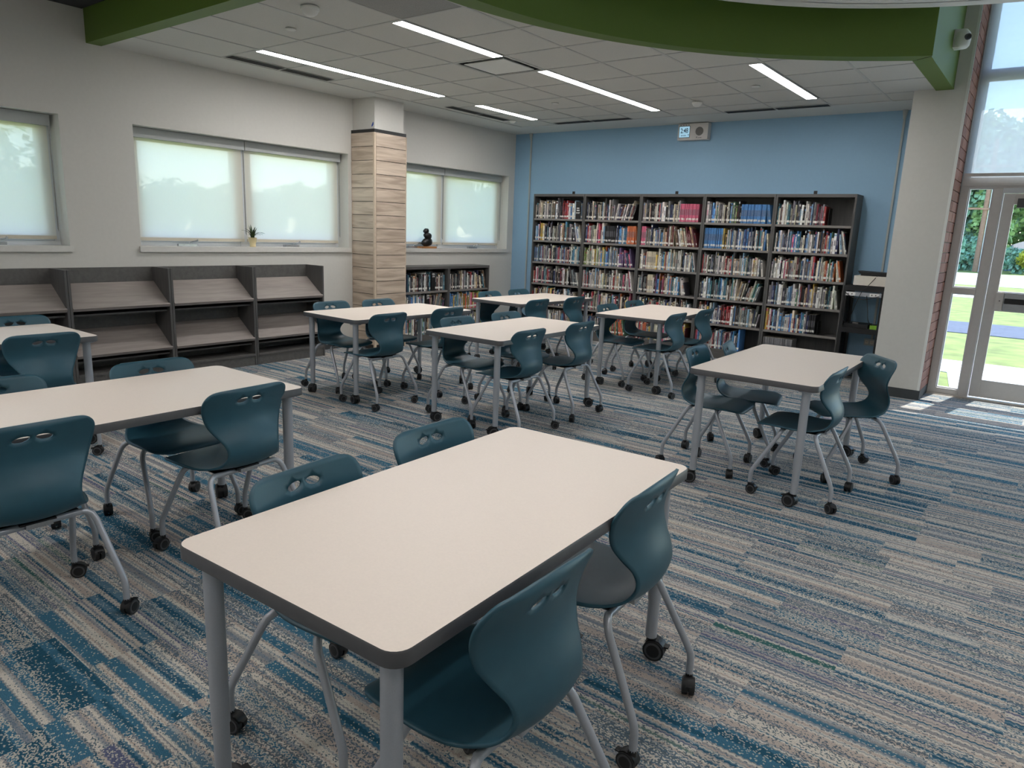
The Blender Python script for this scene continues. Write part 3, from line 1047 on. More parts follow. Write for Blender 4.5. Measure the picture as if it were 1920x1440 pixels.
def caster(parent, loc, r, ztop, rot):
    key = (r, ztop)
    if key not in CASTER:
        b = MB()
        off = r * .45
        for s in (-1, 1):
            x0 = s * r * .12 if s > 0 else -r * .12 - r * .55
            b.cyl((x0, -off, r), r, r * .55, 'x', MT['caster'], 20)
            xf = x0 + r * .55 if s > 0 else x0
            b.cyl((xf, -off, r), r * .82, s * r * .03, 'x', MT['tread'] if r > .03 else MT['caster'], 20)
            b.cyl((xf, -off, r), r * .62, s * r * .06, 'x', MT['caster'], 16)
        # hood over the wheels
        pts = [(-off + r * 1.08 * cos(t), r + r * 1.08 * sin(t)) for t in [radians(a) for a in range(10, 175, 15)]]
        ins = [(-off + r * .9 * cos(t), r + r * .9 * sin(t)) for t in [radians(a) for a in range(160, 9, -15)]]
        T = Matrix(((0, 0, 1, 0), (1, 0, 0, 0), (0, 1, 0, 0), (0, 0, 0, 1)))
        nn = len(pts)
        V = [T @ Vector((p[0], p[1], -r * .5)) for p in pts] + [T @ Vector((p[0], p[1], r * .5)) for p in pts]
        b.add(V, [(i, i + 1, nn + i + 1, nn + i) for i in range(nn - 1)], MT['caster'], True)
        b.box((-r * .11, -off - r * .6, r * .6), (r * .11, r * .3, r * 1.9), MT['caster'])
        b.cyl((0, 0, r * 1.2), r * .42, ztop - r * 1.2, 'z', MT['caster'], 12)
        b.box((-r * .35, -off - r * 1.35, r * 1.45), (r * .35, -off - r * .85, r * 1.6), MT['caster'])
        CASTER[key] = b.mesh('caster')
    o = obj('caster', CASTER[key], None, parent, loc, rot)
    return o

def catmull(P, n):
    out = []
    m = len(P)
    for i in range(m - 1):
        p0, p1, p2, p3 = P[max(i - 1, 0)], P[i], P[i + 1], P[min(i + 2, m - 1)]
        for k in range(n):
            t = k / n
            out.append(tuple(.5 * ((2 * b) + (-a + c) * t + (2 * a - 5 * b + 4 * c - d) * t * t + (-a + 3 * b - 3 * c + d) * t ** 3) for a, b, c, d in zip(p0, p1, p2, p3)))
    out.append(tuple(P[-1]))
    return out

def chair_shell():
    # y, z, half width, wrap (edge lift along the normal), from the front lip of the seat to the top of the back
    S = [(.262, .431, .112, .000), (.258, .440, .155, .000), (.246, .448, .186, .000), (.22, .454, .204, .001), (.17, .456, .214, .004), (.10, .452, .217, .008), (.02, .446, .213, .012),
         (-.05, .443, .200, .018), (-.105, .448, .178, .027), (-.152, .466, .156, .036), (-.180, .500, .140, .043), (-.189, .540, .134, .047),
         (-.180, .585, .144, .051), (-.160, .630, .168, .054), (-.145, .675, .194, .050), (-.144, .720, .211, .039), (-.150, .758, .217, .030),
         (-.157, .780, .213, .027), (-.161, .796, .205, .025), (-.164, .808, .192, .024), (-.1665, .817, .172, .024), (-.168, .822, .145, .023)]
    C = catmull(S, 4)
    N = len(C)
    s = [0.0]
    for a, b in zip(C, C[1:]):
        s.append(s[-1] + hypot(b[0] - a[0], b[1] - a[1]))
    def at(sv):
        sv = min(max(sv, 0), s[-1])
        j = 0
        while j < N - 2 and s[j + 1] < sv:
            j += 1
        u = (sv - s[j]) / (s[j + 1] - s[j])
        return [C[j][q] + (C[j + 1][q] - C[j][q]) * u for q in range(4)], j
    def tang(sv):
        a, _ = at(sv - .012)
        b, _ = at(sv + .012)
        d = Vector((0, b[0] - a[0], b[1] - a[1])).normalized()
        return d
    right = [(C[i][2], s[i]) for i in range(N)]
    left = [(-x, y) for x, y in reversed(right)]
    outline = right + left
    # grip holes: two D shapes
    ztop = s[-1]
    def dhole(sg):
        P = []
        for k in range(14):
            t = 2 * pi * k / 14
            x = .029 * cos(t)
            y = .0135 * sin(t) * (1.15 if sin(t) < 0 else .8)
            P.append((sg * .037 + x, ztop - .052 + y + .004 * cos(t) * -sg))
        return P
    holes = [dhole(-1), dhole(1)]
    pts, edges = [], []
    for loop in [outline] + holes:
        k = len(pts)
        pts += [Vector(p) for p in loop]
        edges += [(k + i, k + (i + 1) % len(loop)) for i in range(len(loop))]
    gs = .020
    sv = gs
    while sv < s[-1] - .008:
        wv = at(sv)[0][2]
        nx = max(2, int(wv / gs))
        for i in range(-nx, nx + 1):
            x = wv * i / (nx + .7)
            ok = True
            for hl in holes:
                hx = sum(p[0] for p in hl) / len(hl)
                hy = sum(p[1] for p in hl) / len(hl)
                if ((x - hx) / .036) ** 2 + ((sv - hy) / .021) ** 2 < 1:
                    ok = False
            if ok:
                pts.append(Vector((x, sv)))
        sv += gs * .8
    v, e, f, _, _, _ = delaunay_2d_cdt(pts, edges, [], 1, 1e-6)
    F = []
    for tri in f:
        cx = sum(v[i].x for i in tri) / len(tri)
        cy = sum(v[i].y for i in tri) / len(tri)
        inh = False
        for hl in holes:
            c = False
            for (x1, y1), (x2, y2) in zip(hl, hl[1:] + hl[:1]):
                if (y1 > cy) != (y2 > cy) and cx < (x2 - x1) * (cy - y1) / (y2 - y1) + x1:
                    c = not c
            inh |= c
        if not inh:
            F.append(tuple(tri))
    V = []
    for p in v:
        (y, z, wv, wr), j = at(p.y)
        d = tang(p.y)
        nrm = Vector((0, -d.z, d.y))     # towards the sitter (up on the seat, forward on the back)
        if nrm.z < -.2:
            nrm = -nrm
        q = (p.x / .215)
        V.append(Vector((p.x, y, z)) + Vector((0, d.z, -d.y)) * -1.0 * 0 + nrm_up(d) * wr * q * q * 1.0)
    bm = bmesh.new()
    bv = [bm.verts.new(p) for p in V]
    for t_ in F:
        try:
            bm.faces.new([bv[i] for i in t_])
        except ValueError:
            pass
    bmesh.ops.recalc_face_normals(bm, faces=bm.faces)
    geom = list(bm.faces)
    # outside = sitter side normals up
    top = max(bm.faces, key=lambda q: -abs(q.calc_center_median().y - .1) - abs(q.calc_center_median().x))
    if top.normal.z < 0:
        bmesh.ops.reverse_faces(bm, faces=bm.faces)
    bmesh.ops.solidify(bm, geom=geom, thickness=.0085)
    for f_ in bm.faces:
        f_.smooth = True
    # rim faces are flat strips: lighter moulded edge
    me = bpy.data.meshes.new('shell')
    bm.normal_update()
    bm.to_mesh(me)
    bm.free()
    me.materials.append(MT['teal'])
    return me
def nrm_up(d):
    # d runs from the seat front backwards and up; the sitter side normal
    return Vector((0, d.z, -d.y)) if True else None

def make_chair():
    t = thing('classroom_chair', 'x', 'chair')
    obj('shell', chair_shell(), None, t)
    fb = MB()
    for sy, yb, zb in ((1, .09, .430), (-1, -.10, .424)):
        fb.tube([(-.165, yb, zb), (.165, yb, zb)], .0125, MT['silver'], 10)
    fb.box((-.06, -.125, .432), (.06, .12, .4395), MT['caster'])
    fb.box((-.045, -.135, .418), (.045, -.10, .437), MT['chrome'])
    fb.box((-.17, .075, .432), (-.12, .105, .448), MT['caster']).box((.12, .075, .432), (.17, .105, .448), MT['caster'])
    fb.box((-.15, -.10, .43), (.15, .10, .436), MT['caster'])
    obj('seat_frame', fb, None, t)
    for sx in (-1, 1):
        for sy in (1, -1):
            if sy > 0:
                P = [(.155, .09, .430), (.172, .092, .427), (.187, .098, .415), (.197, .108, .39), (.224, .215, .185), (.228, .232, .15), (.229, .236, .125), (.229, .236, .068)]
            else:
                P = [(.155, -.10, .424), (.172, -.104, .421), (.187, -.112, .41), (.197, -.124, .385), (.228, -.225, .185), (.233, -.241, .15), (.234, -.245, .125), (.234, -.245, .068)]
            end = P[-1]
            ox, oy = sx * end[0], end[1]
            l = obj('leg', MB().tube([(sx * p[0] - ox, p[1] - oy, p[2]) for p in P], .0128, None, 10), MT['silver'], t, (ox, oy, 0))
            caster(l, (0, 0, 0), 0.0305, .072, R.uniform(0, 6.28))
    return t

TABLES = [  # x, y, rotation, label, short name
    (5.936, -7.81, .038, 'pale-topped wheeled table in the foreground, nearest the camera', 'foreground table'),
    (3.965, -8.02, .0105, 'pale-topped wheeled table cut by the left edge, middle of the left side', 'left-middle table'),
    (1.767, -8.07, .01, 'pale-topped wheeled table at the left edge, before the slanted display shelves', 'far-left table'),
    (2.15, -4.665, -.03, 'pale-topped wheeled table in front of the oak-clad column', 'table by the column'),
    (3.64, -4.59, .0163, 'pale-topped wheeled table in the centre of the room', 'centre table'),
    (2.12, -2.25, -.03, 'pale-topped wheeled table at the back left, by the low bookcase', 'back-left table'),
    (3.796, -2.26, .07, 'pale-topped wheeled table right before the tall bookcases', 'back-right table'),
    (5.85, -4.455, .012, 'pale-topped wheeled table on the right, nearest the glass door', 'right-hand table')]
t0 = table_meshes()
for i, (x, y, rz, lb, sn) in enumerate(TABLES):
    if i == 0:
        t0.location = (x, y, 0)
        t0.rotation_euler = (0, 0, rz)
        t0['label'] = lb
        t0['group'] = 'wheeled classroom tables'
    else:
        dup(t0, (x, y, 0), rz, lb, 'wheeled classroom tables', R)

# chairs: x, y, facing angle (0 = +X), table short name, which
E_, W_ = 0.0, pi
CH = [
    (5.63, -8.09, E_ + .10, 'teal chair on the far side of the foreground table, nearer its left end'),
    (5.575, -7.48, E_ + .03, 'teal chair on the far side of the foreground table, farther along it'),
    (6.29, -8.165, W_, 'largest teal chair, near side of the foreground table, nearest the camera'),
    (6.20, -7.462, W_ + .06, 'teal chair on the near right side of the foreground table, farther from the camera'),
    (4.255, -8.485, W_, 'teal chair cut by the left edge, near side of the left-middle table'),
    (4.245, -7.625, W_ + .07, 'teal chair seen from behind at the right end of the left-middle table'),
    (3.682, -7.637, E_, 'teal chair facing us across the left-middle table, seat seen below it'),
    (3.67, -8.35, E_, 'teal chair with only its top corner in view at the left edge'),
    (2.125, -7.70, W_, 'teal chair seen from behind at the far-left table before the display shelves'),
    (1.48, -7.55, E_, 'teal chair behind the far-left table, only its back top showing'),
    (1.80, -5.0, E_, 'teal chair on the window side of the table by the column, nearer the camera'),
    (1.86, -4.45, E_, 'teal chair on the window side of the table by the column, against the cladding'),
    (2.53, -5.17, W_, 'teal chair seen from behind at the table by the column, nearer the camera'),
    (2.52, -4.40, W_, 'teal chair seen from behind at the table by the column, farther end'),
    (3.34, -4.875, E_, 'teal chair facing right at the centre table, nearer the camera'),
    (3.358, -4.22, E_, 'teal chair facing right at the centre table, only its back top showing'),
    (3.918, -4.983, W_, 'teal chair on the right side of the centre table, nearer the camera'),
    (3.912, -4.223, W_, 'teal chair on the right side of the centre table, farther end'),
    (1.84, -2.62, E_, 'teal chair on the window side of the back-left table, by the low bookcase end'),
    (1.825, -2.01, E_, 'teal chair on the window side of the back-left table, in front of the blue corner'),
    (2.495, -2.885, W_, 'teal chair on the right side of the back-left table, nearer the camera'),
    (2.555, -2.21, W_, 'teal chair on the right side of the back-left table, before the tall bookcase'),
    (3.53, -2.65, E_, 'teal chair facing right at the back-right table, nearer the camera'),
    (3.495, -1.97, E_, 'teal chair facing right at the back-right table, close to the bookcases'),
    (4.14, -2.79, W_, 'teal chair on the right side of the back-right table, nearer the camera'),
    (4.15, -2.10, W_, 'teal chair on the right side of the back-right table, close to the bookcases'),
    (5.451, -4.703, E_ + .07, 'teal chair on the left side of the right-hand table, nearer the camera'),
    (5.534, -4.309, E_ + .21, 'teal chair on the left side of the right-hand table, half hidden behind its neighbour'),
    (6.128, -4.844, W_, 'teal chair on the right side of the right-hand table, nearer the camera'),
    (6.25, -4.194, W_ + .664, 'teal chair turned askew at the right-hand table, back towards the glass door')]
c0 = make_chair()
for i, (x, y, a, lb) in enumerate(CH):
    rz = a - pi / 2
    if i == 0:
        c0.location = (x, y, 0)
        c0.rotation_euler = (0, 0, rz)
        c0['label'] = lb
        c0['group'] = 'teal wheeled chairs at the tables'
    else:
        dup(c0, (x, y, 0), rz, lb, 'teal wheeled chairs at the tables', R)

# ------------------------------------------------------------------ slanted display shelves along the window wall
DX, DH, DW = 0.342, 1.0744, 0.9135
def display_unit():
    t = thing('display_shelf_unit', 'x', 'shelf')
    w_ = DW / 2
    obj('back_panel', MB().box((.012, -w_, .0), (.03, w_, DH)), MT['grey_lam'], t)
    for sg in (-1, 1):
        y0 = sg * w_ - (.021 if sg > 0 else 0)
        obj('side_panel', MB().box((.03, y0, 0), (DX, y0 + .021, DH)), MT['grey_lam2'], t)
    for zf, zb in ((.73, .935), (.30, .505)):
        ln = hypot(DX - .05, zb - zf)
        a = atan2(zb - zf, DX - .05)
        T = Matrix.Translation((DX - .004, 0, zf)) @ Matrix.Rotation(a, 4, 'Y')
        s = obj('slanted_shelf', MB().box((-ln, -w_ + .022, -.018), (0, w_ - .022, 0), None, T), MT['taupe'], t)
        obj('shelf_lip', MB().box((-.004, -w_ + .022, -.02), (.014, w_ - .022, .012), None, T), MT['taupe'], s)
        obj('shelf_bracket', MB().box((.03, -w_ + .022, zf - .075), (DX - .06, w_ - .022, zf - .06)), MT['grey_lam'], t)
    obj('bottom_shelf', MB().box((.03, -w_ + .022, .105), (DX + .004, w_ - .022, .128)), MT['grey_lam'], t)
    obj('plinth', MB().box((.03, -w_ + .022, 0), (DX - .006, w_ - .022, .105)), MT['grey_lam'], t)
    return t
d0 = display_unit()
DL = ['charcoal slanted display unit nearest the oak-clad column', 'second charcoal slanted display unit from the column',
      'third charcoal slanted display unit from the column, behind the far-left table', 'charcoal slanted display unit cut by the left edge of the picture']
for k in range(4):
    loc = (0.0, -4.068 - DW * (k + .5) - .004 * k, 0)
    if k == 0:
        d0.location = loc
        d0['label'] = DL[0]
        d0['group'] = 'slanted display shelf units'
    else:
        dup(d0, loc, 0, DL[k], 'slanted display shelf units')

# ------------------------------------------------------------------ bookcases
def bookcase(name, W, D, Ht, shelves, base, label, group):
    """local frame: x along the front, front at y=-D, back at y=0"""
    t = thing(name, label, 'bookcase', (0, 0, 0), 0, group)
    h = W / 2
    obj('back_panel', MB().box((-h + .02, -.014, base), (h - .02, -.004, Ht - .03)), MT['grey_lam2'], t)
    for sg in (-1, 1):
        x0 = -h if sg < 0 else h - .022
        obj('side_panel', MB().box((x0, -D, 0), (x0 + .022, -.002, Ht - .002)), MT['grey_lam2'], t)
    obj('top_panel', MB().box((-h + .001, -D - .002, Ht - .036), (h - .001, -.002, Ht)), MT['grey_lam'], t)
    for z in shelves:
        obj('shelf', MB().box((-h + .022, -D + .008, z - .025), (h - .022, -.014, z), MT['grey_lam'])
            .box((-h + .022, -D + .004, z - .027), (h - .022, -D + .008, z + .001), MT['shelf_edge']), None, t)
    obj('base_panel', MB().box((-h + .022, -D + .02, 0), (h - .022, -.014, base)), MT['grey_lam'], t)
    return t
XB, BW, BD, BH = 0.6286, 0.9231, 0.31, 2.134
SHZ = [1.772, 1.444, 1.117, .789, .461]
BASEZ = .128
ORDW = ['leftmost', 'second', 'middle', 'fourth', 'rightmost']
b0 = bookcase('tall_bookcase', BW - .003, BD, BH, SHZ, BASEZ, 'leftmost tall charcoal bookcase against the blue wall', 'tall bookcases')
for i in range(5):
    loc = (XB + BW * (i + .5), -.0, 0)
    if i == 0:
        b0.location = loc
    else:
        dup(b0, loc, 0, ['second tall charcoal bookcase from the left on the blue wall', 'middle tall charcoal bookcase on the blue wall',
                         'fourth tall charcoal bookcase from the left on the blue wall', 'rightmost tall charcoal bookcase, next to the media cart'][i - 1], 'tall bookcases')
for i, x in enumerate((1.22, 2.9, 4.72)):
    tag(obj('wall_clip', MB().box((-.02, -.012, 0), (.02, .012, .012)).box((-.02, .0, 0), (.02, .012, .05)).box((-.012, -.016, .012), (.012, .006, .022)), MT['black'], None, (x, -.11, BH)),
        ['small black anti-tip clip on the bookcase top, left', 'small black anti-tip clip on the bookcase top, middle', 'small black anti-tip clip on the bookcase top, right'][i], 'clip', 'anti-tip clips')
LSZ = [.70, .405]
lb0 = bookcase('low_bookcase', .9, .32, 1.04, LSZ, .09, 'low charcoal bookcase under the window, nearest the blue wall', 'low bookcases')
lb0.location = (0.009, -1.42, 0)
lb0.rotation_euler = (0, 0, pi / 2)
lb1 = dup(lb0, (0.009, -2.322, 0), pi / 2, 'low charcoal bookcase under the window, half hidden by the column', 'low bookcases')

# ------------------------------------------------------------------ books
PAL = {'white': (226, 222, 214), 'cream': (212, 202, 178), 'red': (168, 62, 66), 'dark red': (100, 46, 52), 'orange': (206, 118, 76), 'yellow': (208, 176, 88),
       'green': (82, 114, 92), 'lime': (146, 168, 98), 'teal': (74, 126, 138), 'light blue': (140, 176, 202), 'blue': (84, 138, 192), 'navy': (54, 66, 98),
       'purple': (108, 86, 130), 'pink': (206, 104, 132), 'brown': (108, 86, 72), 'grey': (136, 136, 138), 'dark grey': (70, 70, 74), 'black': (32, 32, 36), 'tan': (172, 146, 118)}
MIX = ['white', 'cream', 'red', 'dark red', 'orange', 'yellow', 'green', 'teal', 'light blue', 'blue', 'navy', 'purple', 'pink', 'brown', 'grey', 'dark grey', 'black', 'black', 'tan', 'white', 'white', 'grey', 'dark grey', 'light blue', 'cream', 'black', 'white', 'grey', 'cream']
def Wt(**k):
    return [n.replace('_', ' ') for n, c in k.items() for _ in range(c)]
DARKS = Wt(black=6, dark_grey=4, navy=2, brown=2, dark_red=1, grey=3, white=3, teal=1, cream=2)
REDS = Wt(red=3, dark_red=3, pink=2, white=5, cream=3, grey=4, navy=2, dark_grey=3)
BLUES = Wt(blue=4, light_blue=3, navy=3, white=5, grey=4, teal=2, dark_grey=2)
PALE = Wt(white=7, cream=4, grey=4, tan=1, light_blue=1, red=1, green=1, black=2)
BRIGHT = Wt(yellow=3, lime=2, orange=3, green=2, red=2, white=2, blue=2, light_blue=1, pink=1, cream=2)
ORDN = ['first', 'second', 'third', 'fourth', 'fifth', 'sixth', 'seventh', 'eighth', 'ninth', 'tenth', 'eleventh', 'twelfth', 'thirteenth', 'fourteenth', 'fifteenth', 'sixteenth', 'seventeenth', 'eighteenth', 'nineteenth']
TENS = {2: 'twent', 3: 'thirt', 4: 'fort', 5: 'fift', 6: 'sixt', 7: 'sevent'}
def ordn(n):
    if n < 20:
        return ORDN[n - 1]
    t_, u = divmod(n, 10)
    return TENS[t_] + 'ieth' if u == 0 else TENS[t_] + 'y-' + ORDN[u - 1]
BR = random.Random(5)
BOOKS = []

def row(frame, x0, x1, z, zmax, fill, spec, where, lean_end=0, lean_dir=-1, tmean=.0175, gap=None):
    """spec: list of (fraction, palette or colour name, uniform?)"""
    x = x0 + .004
    end = x0 + (x1 - x0) * fill
    span = end - x0
    recs = []
    idx = 0
    bounds, acc = [], 0
    for fr_, pal, uni in spec:
        acc += fr_
        bounds.append((x0 + span * acc, pal, uni))
    uh = {}
    while x < end - .006:
        for b_, pal, uni in bounds:
            if x < b_:
                break
        if uni:
            th = .0125
            if pal not in uh:
                uh[pal] = BR.uniform(.235, .262)
            hh = uh[pal]
            cname = pal
            dd = .2
        else:
            th = max(.008, BR.gauss(tmean, tmean * .42))
            hh = min(max(BR.gauss(.236, .03), .18), .30)
            cname = BR.choice(pal)
            dd = BR.uniform(.16, .22)
        hh = min(hh, zmax - .012)
        recs.append([x, th, hh, dd, cname, 0.0, uni])
        x += th + BR.uniform(.0003, .0012)
    if gap:
        lo, hi, sh_ = gap
    # lean the last ones
    if lean_end and len(recs) > lean_end + 2:
        first = len(recs) - lean_end
        px = recs[first][0]
        for k in range(first, len(recs)):
            a = lean_dir * ((.17 if lean_end > 6 else .10) + BR.uniform(0, .04) + (k - first) * (.006 if lean_end > 6 else .03))
            r_ = recs[k]
            r_[5] = a
            if lean_dir < 0:      # top leans back to the left
                if k == first:
                    px += r_[2] * sin(-a)
                r_[0] = px
            else:
                r_[0] = px
            px += r_[1] / cos(a) + .003
        over = px + (recs[-1][2] * sin(abs(recs[-1][5])) if lean_dir > 0 else 0) - (x1 - .004)
        while over > 0 and recs:
            q = recs.pop()
            over -= q[1] / cos(q[5]) + .003
    else:
        while recs and recs[-1][0] + recs[-1][1] > x1 - .003:
            recs.pop()
    n = 0
    for r_ in recs:
        n += 1
        BOOKS.append(dict(frame=frame, x=r_[0], t=r_[1], h=r_[2], d=r_[3], c=r_[4], a=r_[5], z=z, where=where, n=n, uni=r_[6]))

def book_mesh(mb, b, T, rng):
    t, h, d = b['t'], b['h'], b['d']
    c = PAL[b['c']]
    if b['uni']:
        j = rng.uniform(.94, 1.06)
        c = tuple(v * j for v in c)
    else:
        j = rng.uniform(.78, 1.15)
        c = tuple(min(240, max(14, v * j + rng.uniform(-5, 5))) for v in c)
    cl_ = lin(c)
    pg = lin((216, 208, 190))
    o = .002
    # cover: spine slightly rounded, front at y=0, block runs to y=d
    V = [(0, .003, 0), (t * .5, 0, 0), (t, .003, 0), (t, d, 0), (0, d, 0), (0, .003, h), (t * .5, 0, h), (t, .003, h), (t, d, h), (0, d, h)]
    mb.add([T @ Vector(p) for p in V], [(0, 1, 6, 5), (1, 2, 7, 6), (2, 3, 8, 7), (4, 0, 5, 9), (3, 4, 9, 8)], MT['book'], False, cl_)
    mb.add([T @ Vector(p) for p in V], [(5, 6, 7, 8, 9), (4, 3, 2, 1, 0)], MT['book'], False, pg)
    # call-number sticker near the foot, title block(s) higher up: thin raised prints on the spine
    def patch(z0, z1, col, w=.9):
        y = -.0006
        P = [(t * (.5 - w / 2), .003 * (1 - 0.1) + y, z0), (t * .5, y, z0), (t * (.5 + w / 2), .0027 + y, z0),
             (t * (.5 - w / 2), .0027 + y, z1), (t * .5, y, z1), (t * (.5 + w / 2), .0027 + y, z1)]
        mb.add([T @ Vector(p) for p in P], [(0, 1, 4, 3), (1, 2, 5, 4)], MT['book'], False, col)
    if rng.random() < .93:
        zc = .022 + rng.uniform(0, .006)
        patch(zc, zc + .026, lin((226, 224, 216)), 1.0)
    if b['uni']:
        patch(h * .38, h * .70, tuple(v * .35 + q for v, q in zip(cl_[:3], (.10, .10, .11))) + (1,), .8)
    elif t > .009:
        lum = sum(c) / 3
        tc = (230, 226, 214) if lum < 120 else (30, 30, 40)
        if rng.random() < .35:
            tc = PAL[rng.choice(MIX)]
        a = rng.uniform(.3, .5) * h
        patch(a, a + rng.uniform(.15, .38) * h, lin(tuple(.55 * q + .45 * e for q, e in zip(tc, c))), .62)
        if rng.random() < .4:
            patch(h * .86, h * .95, lin(PAL[rng.choice(MIX)]), .95)

def tall_rows():
    xs = [XB + BW * i + .026 for i in range(5)]
    xe = [XB + BW * (i + 1) - .028 for i in range(5)]
    zs_ = SHZ + [BASEZ]
    op = [BH - .04 - SHZ[0]] + [zs_[k] - zs_[k + 1] - .028 for k in range(5)]
    rn = ['top shelf', 'second shelf', 'third shelf', 'fourth shelf', 'fifth shelf', 'bottom shelf']
    S = {
        (0, 0): (.97, [(.58, PALE + DARKS, 0), (.14, Wt(red=3, dark_red=1), 0), (.28, BLUES + PALE, 0)], 0, 1),
        (0, 1): (.95, [(.12, MIX, 0), (.06, 'yellow', 1), (.42, DARKS, 0), (.4, PALE + DARKS, 0)], 9, -1),
        (0, 2): (.99, [(.35, REDS + BLUES, 0), (.65, REDS + BLUES + DARKS, 0)], 0, 1),
        (0, 3): (.95, [(.5, REDS + DARKS, 0), (.5, DARKS + PALE, 0)], 9, -1),
        (0, 4): (.9, [(1, MIX + DARKS, 0)], 5, -1), (0, 5): (.8, [(1, MIX + PALE, 0)], 6, -1),
        (1, 0): (.97, [(1, DARKS + PALE, 0)], 24, 1),
        (1, 1): (.98, [(.32, REDS, 0), (.06, 'light blue', 1), (.22, 'black', 1), (.2, BLUES, 0), (.2, 'orange', 1)], 3, -1),
        (1, 2): (.88, [(.5, BRIGHT + PALE, 0), (.25, BLUES, 0), (.25, Wt(purple=3, pink=1, navy=2), 0)], 7, -1),
        (1, 3): (.93, [(1, PALE + MIX, 0)], 4, -1),
        (1, 4): (.95, [(.45, PALE + REDS, 0), (.55, PALE + MIX, 0)], 0, 1), (1, 5): (.85, [(.5, BLUES + DARKS, 0), (.5, Wt(orange=3, green=2, red=1, yellow=1), 0)], 5, -1),
        (2, 0): (.94, [(.66, DARKS + PALE, 0), (.34, 'pink', 1)], 0, 1),
        (2, 1): (.97, [(.08, 'pink', 1), (.2, PALE + DARKS, 0), (.1, BLUES, 0), (.62, Wt(dark_red=2, brown=2, cream=2, white=2, tan=2), 0)], 22, -1),
        (2, 2): (.96, [(.12, PALE, 0), (.18, 'cream', 1), (.3, BLUES + BRIGHT, 0), (.4, PALE + DARKS, 0)], 5, -1),
        (2, 3): (.8, [(.2, DARKS, 0), (.12, 'cream', 1), (.4, MIX, 0), (.28, BLUES, 0)], 4, -1),
        (2, 4): (.9, [(1, DARKS + REDS, 0)], 0, 1), (2, 5): (.9, [(1, REDS + BRIGHT, 0)], 0, 1),
        (3, 0): (.94, [(.14, BLUES, 0), (.16, PALE, 0), (.26, DARKS + BRIGHT, 0), (.44, 'blue', 1)], 3, -1),
        (3, 1): (.96, [(.3, 'blue', 1), (.08, Wt(yellow=2, black=2), 0), (.62, DARKS + BLUES, 0)], 1, -1),
        (3, 2): (.93, [(.5, PALE + REDS, 0), (.5, PALE + BLUES, 0)], 1, -1),
        (3, 3): (.95, [(.38, BLUES + DARKS, 0), (.62, PALE + Wt(brown=3, tan=2, teal=2), 0)], 20, 1),
        (3, 4): (.95, [(.4, MIX, 0), (.15, Wt(red=3, dark_red=2, white=1), 0), (.45, BLUES + DARKS, 0)], 4, 1), (3, 5): (.7, [(1, BLUES + REDS, 0)], 0, 1),
        (4, 0): (.66, [(.75, REDS + DARKS + PALE, 0), (.25, BLUES + REDS, 0)], 0, 1),
        (4, 1): (.95, [(1, BLUES + MIX, 0)], 5, -1),
        (4, 2): (.93, [(.35, REDS + PALE, 0), (.35, BLUES + MIX, 0), (.3, PALE + BRIGHT, 0)], 4, -1),
        (4, 3): (.92, [(1, PALE + MIX + BLUES, 0)], 2, -1),
        (4, 4): (.70, [(.85, MIX + BLUES + REDS, 0), (.15, 'black', 1)], 0, 1),
        (4, 5): (.42, [(1, 'grey', 1)], 0, 1)}
    for (i, j), (fill, spec, ln, ld) in S.items():
        row('tall', xs[i], xe[i], zs_[j], op[j], fill, spec, '%s, %s tall bookcase' % (rn[j], ORDW[i]), ln, ld, .0145 if j < 4 else .016)
tall_rows()
LR = ['top shelf', 'middle shelf', 'bottom shelf']
for bi, yc in ((0, -2.322), (1, -1.42)):
    bn = ['low bookcase by column', 'low bookcase by blue wall'][bi]
    for j, (z, zm) in enumerate(((LSZ[0], .28), (LSZ[1], .265), (.09, .285))):
        pal = [[DARKS, DARKS + PALE], [REDS + BLUES + MIX, BRIGHT], [PALE + BRIGHT + BLUES, BRIGHT + REDS]][j][bi]
        row('low', yc - .425, yc + .425, z, zm, [.97, .93][bi], [(1, pal, 0)], '%s, %s' % (LR[j], bn), [0, 8, 0][j] if bi == 0 else [7, 0, 3][j], -1 if (bi or j != 1) else 1, .02)

TLOW = Matrix.Translation((0.329 - .035, 0, 0)) @ Matrix.Rotation(pi / 2, 4, 'Z')
TTALL = Matrix.Translation((0, -BD + .03, 0))
def book_T(b):
    base = TTALL if b['frame'] == 'tall' else TLOW
    return base @ Matrix.Translation((b['x'], BR2.uniform(-.008, .014), b['z'] + .0008)) @ Matrix.Rotation(b['a'], 4, 'Y')
BR2 = random.Random(3)
for b in BOOKS:
    base = TTALL if b['frame'] == 'tall' else TLOW
    z = b['z'] + .0008
    a = b['a']
    piv = b['x']
    # a leaning book stands on its lower corner: left one when it leans left, right one when it leans right
    if a > 0:
        Tm = Matrix.Translation((piv + b['t'], 0, z)) @ Matrix.Rotation(a, 4, 'Y') @ Matrix.Translation((-b['t'], 0, 0))
    else:
        Tm = Matrix.Translation((piv, 0, z)) @ Matrix.Rotation(a, 4, 'Y')
    b['T'] = base @ Matrix.Translation((0, BR2.uniform(-.01, .012), 0)) @ Tm
    p = b['T'] @ Vector((b['t'] / 2, 0, b['h'] / 2))
    dv = p - CAM
    vis = 1.0
    if b['frame'] == 'tall' and b['z'] < .5:
        vis = .25
    if b['frame'] == 'low' and (b['z'] < .2 or p.y < -2.6):
        vis = .3
    b['score'] = vis * b['t'] * b['h'] / dv.length_squared
order = sorted(range(len(BOOKS)), key=lambda i: -BOOKS[i]['score'])
chosen = set(order[:300])
rest = MB()
rng = random.Random(9)
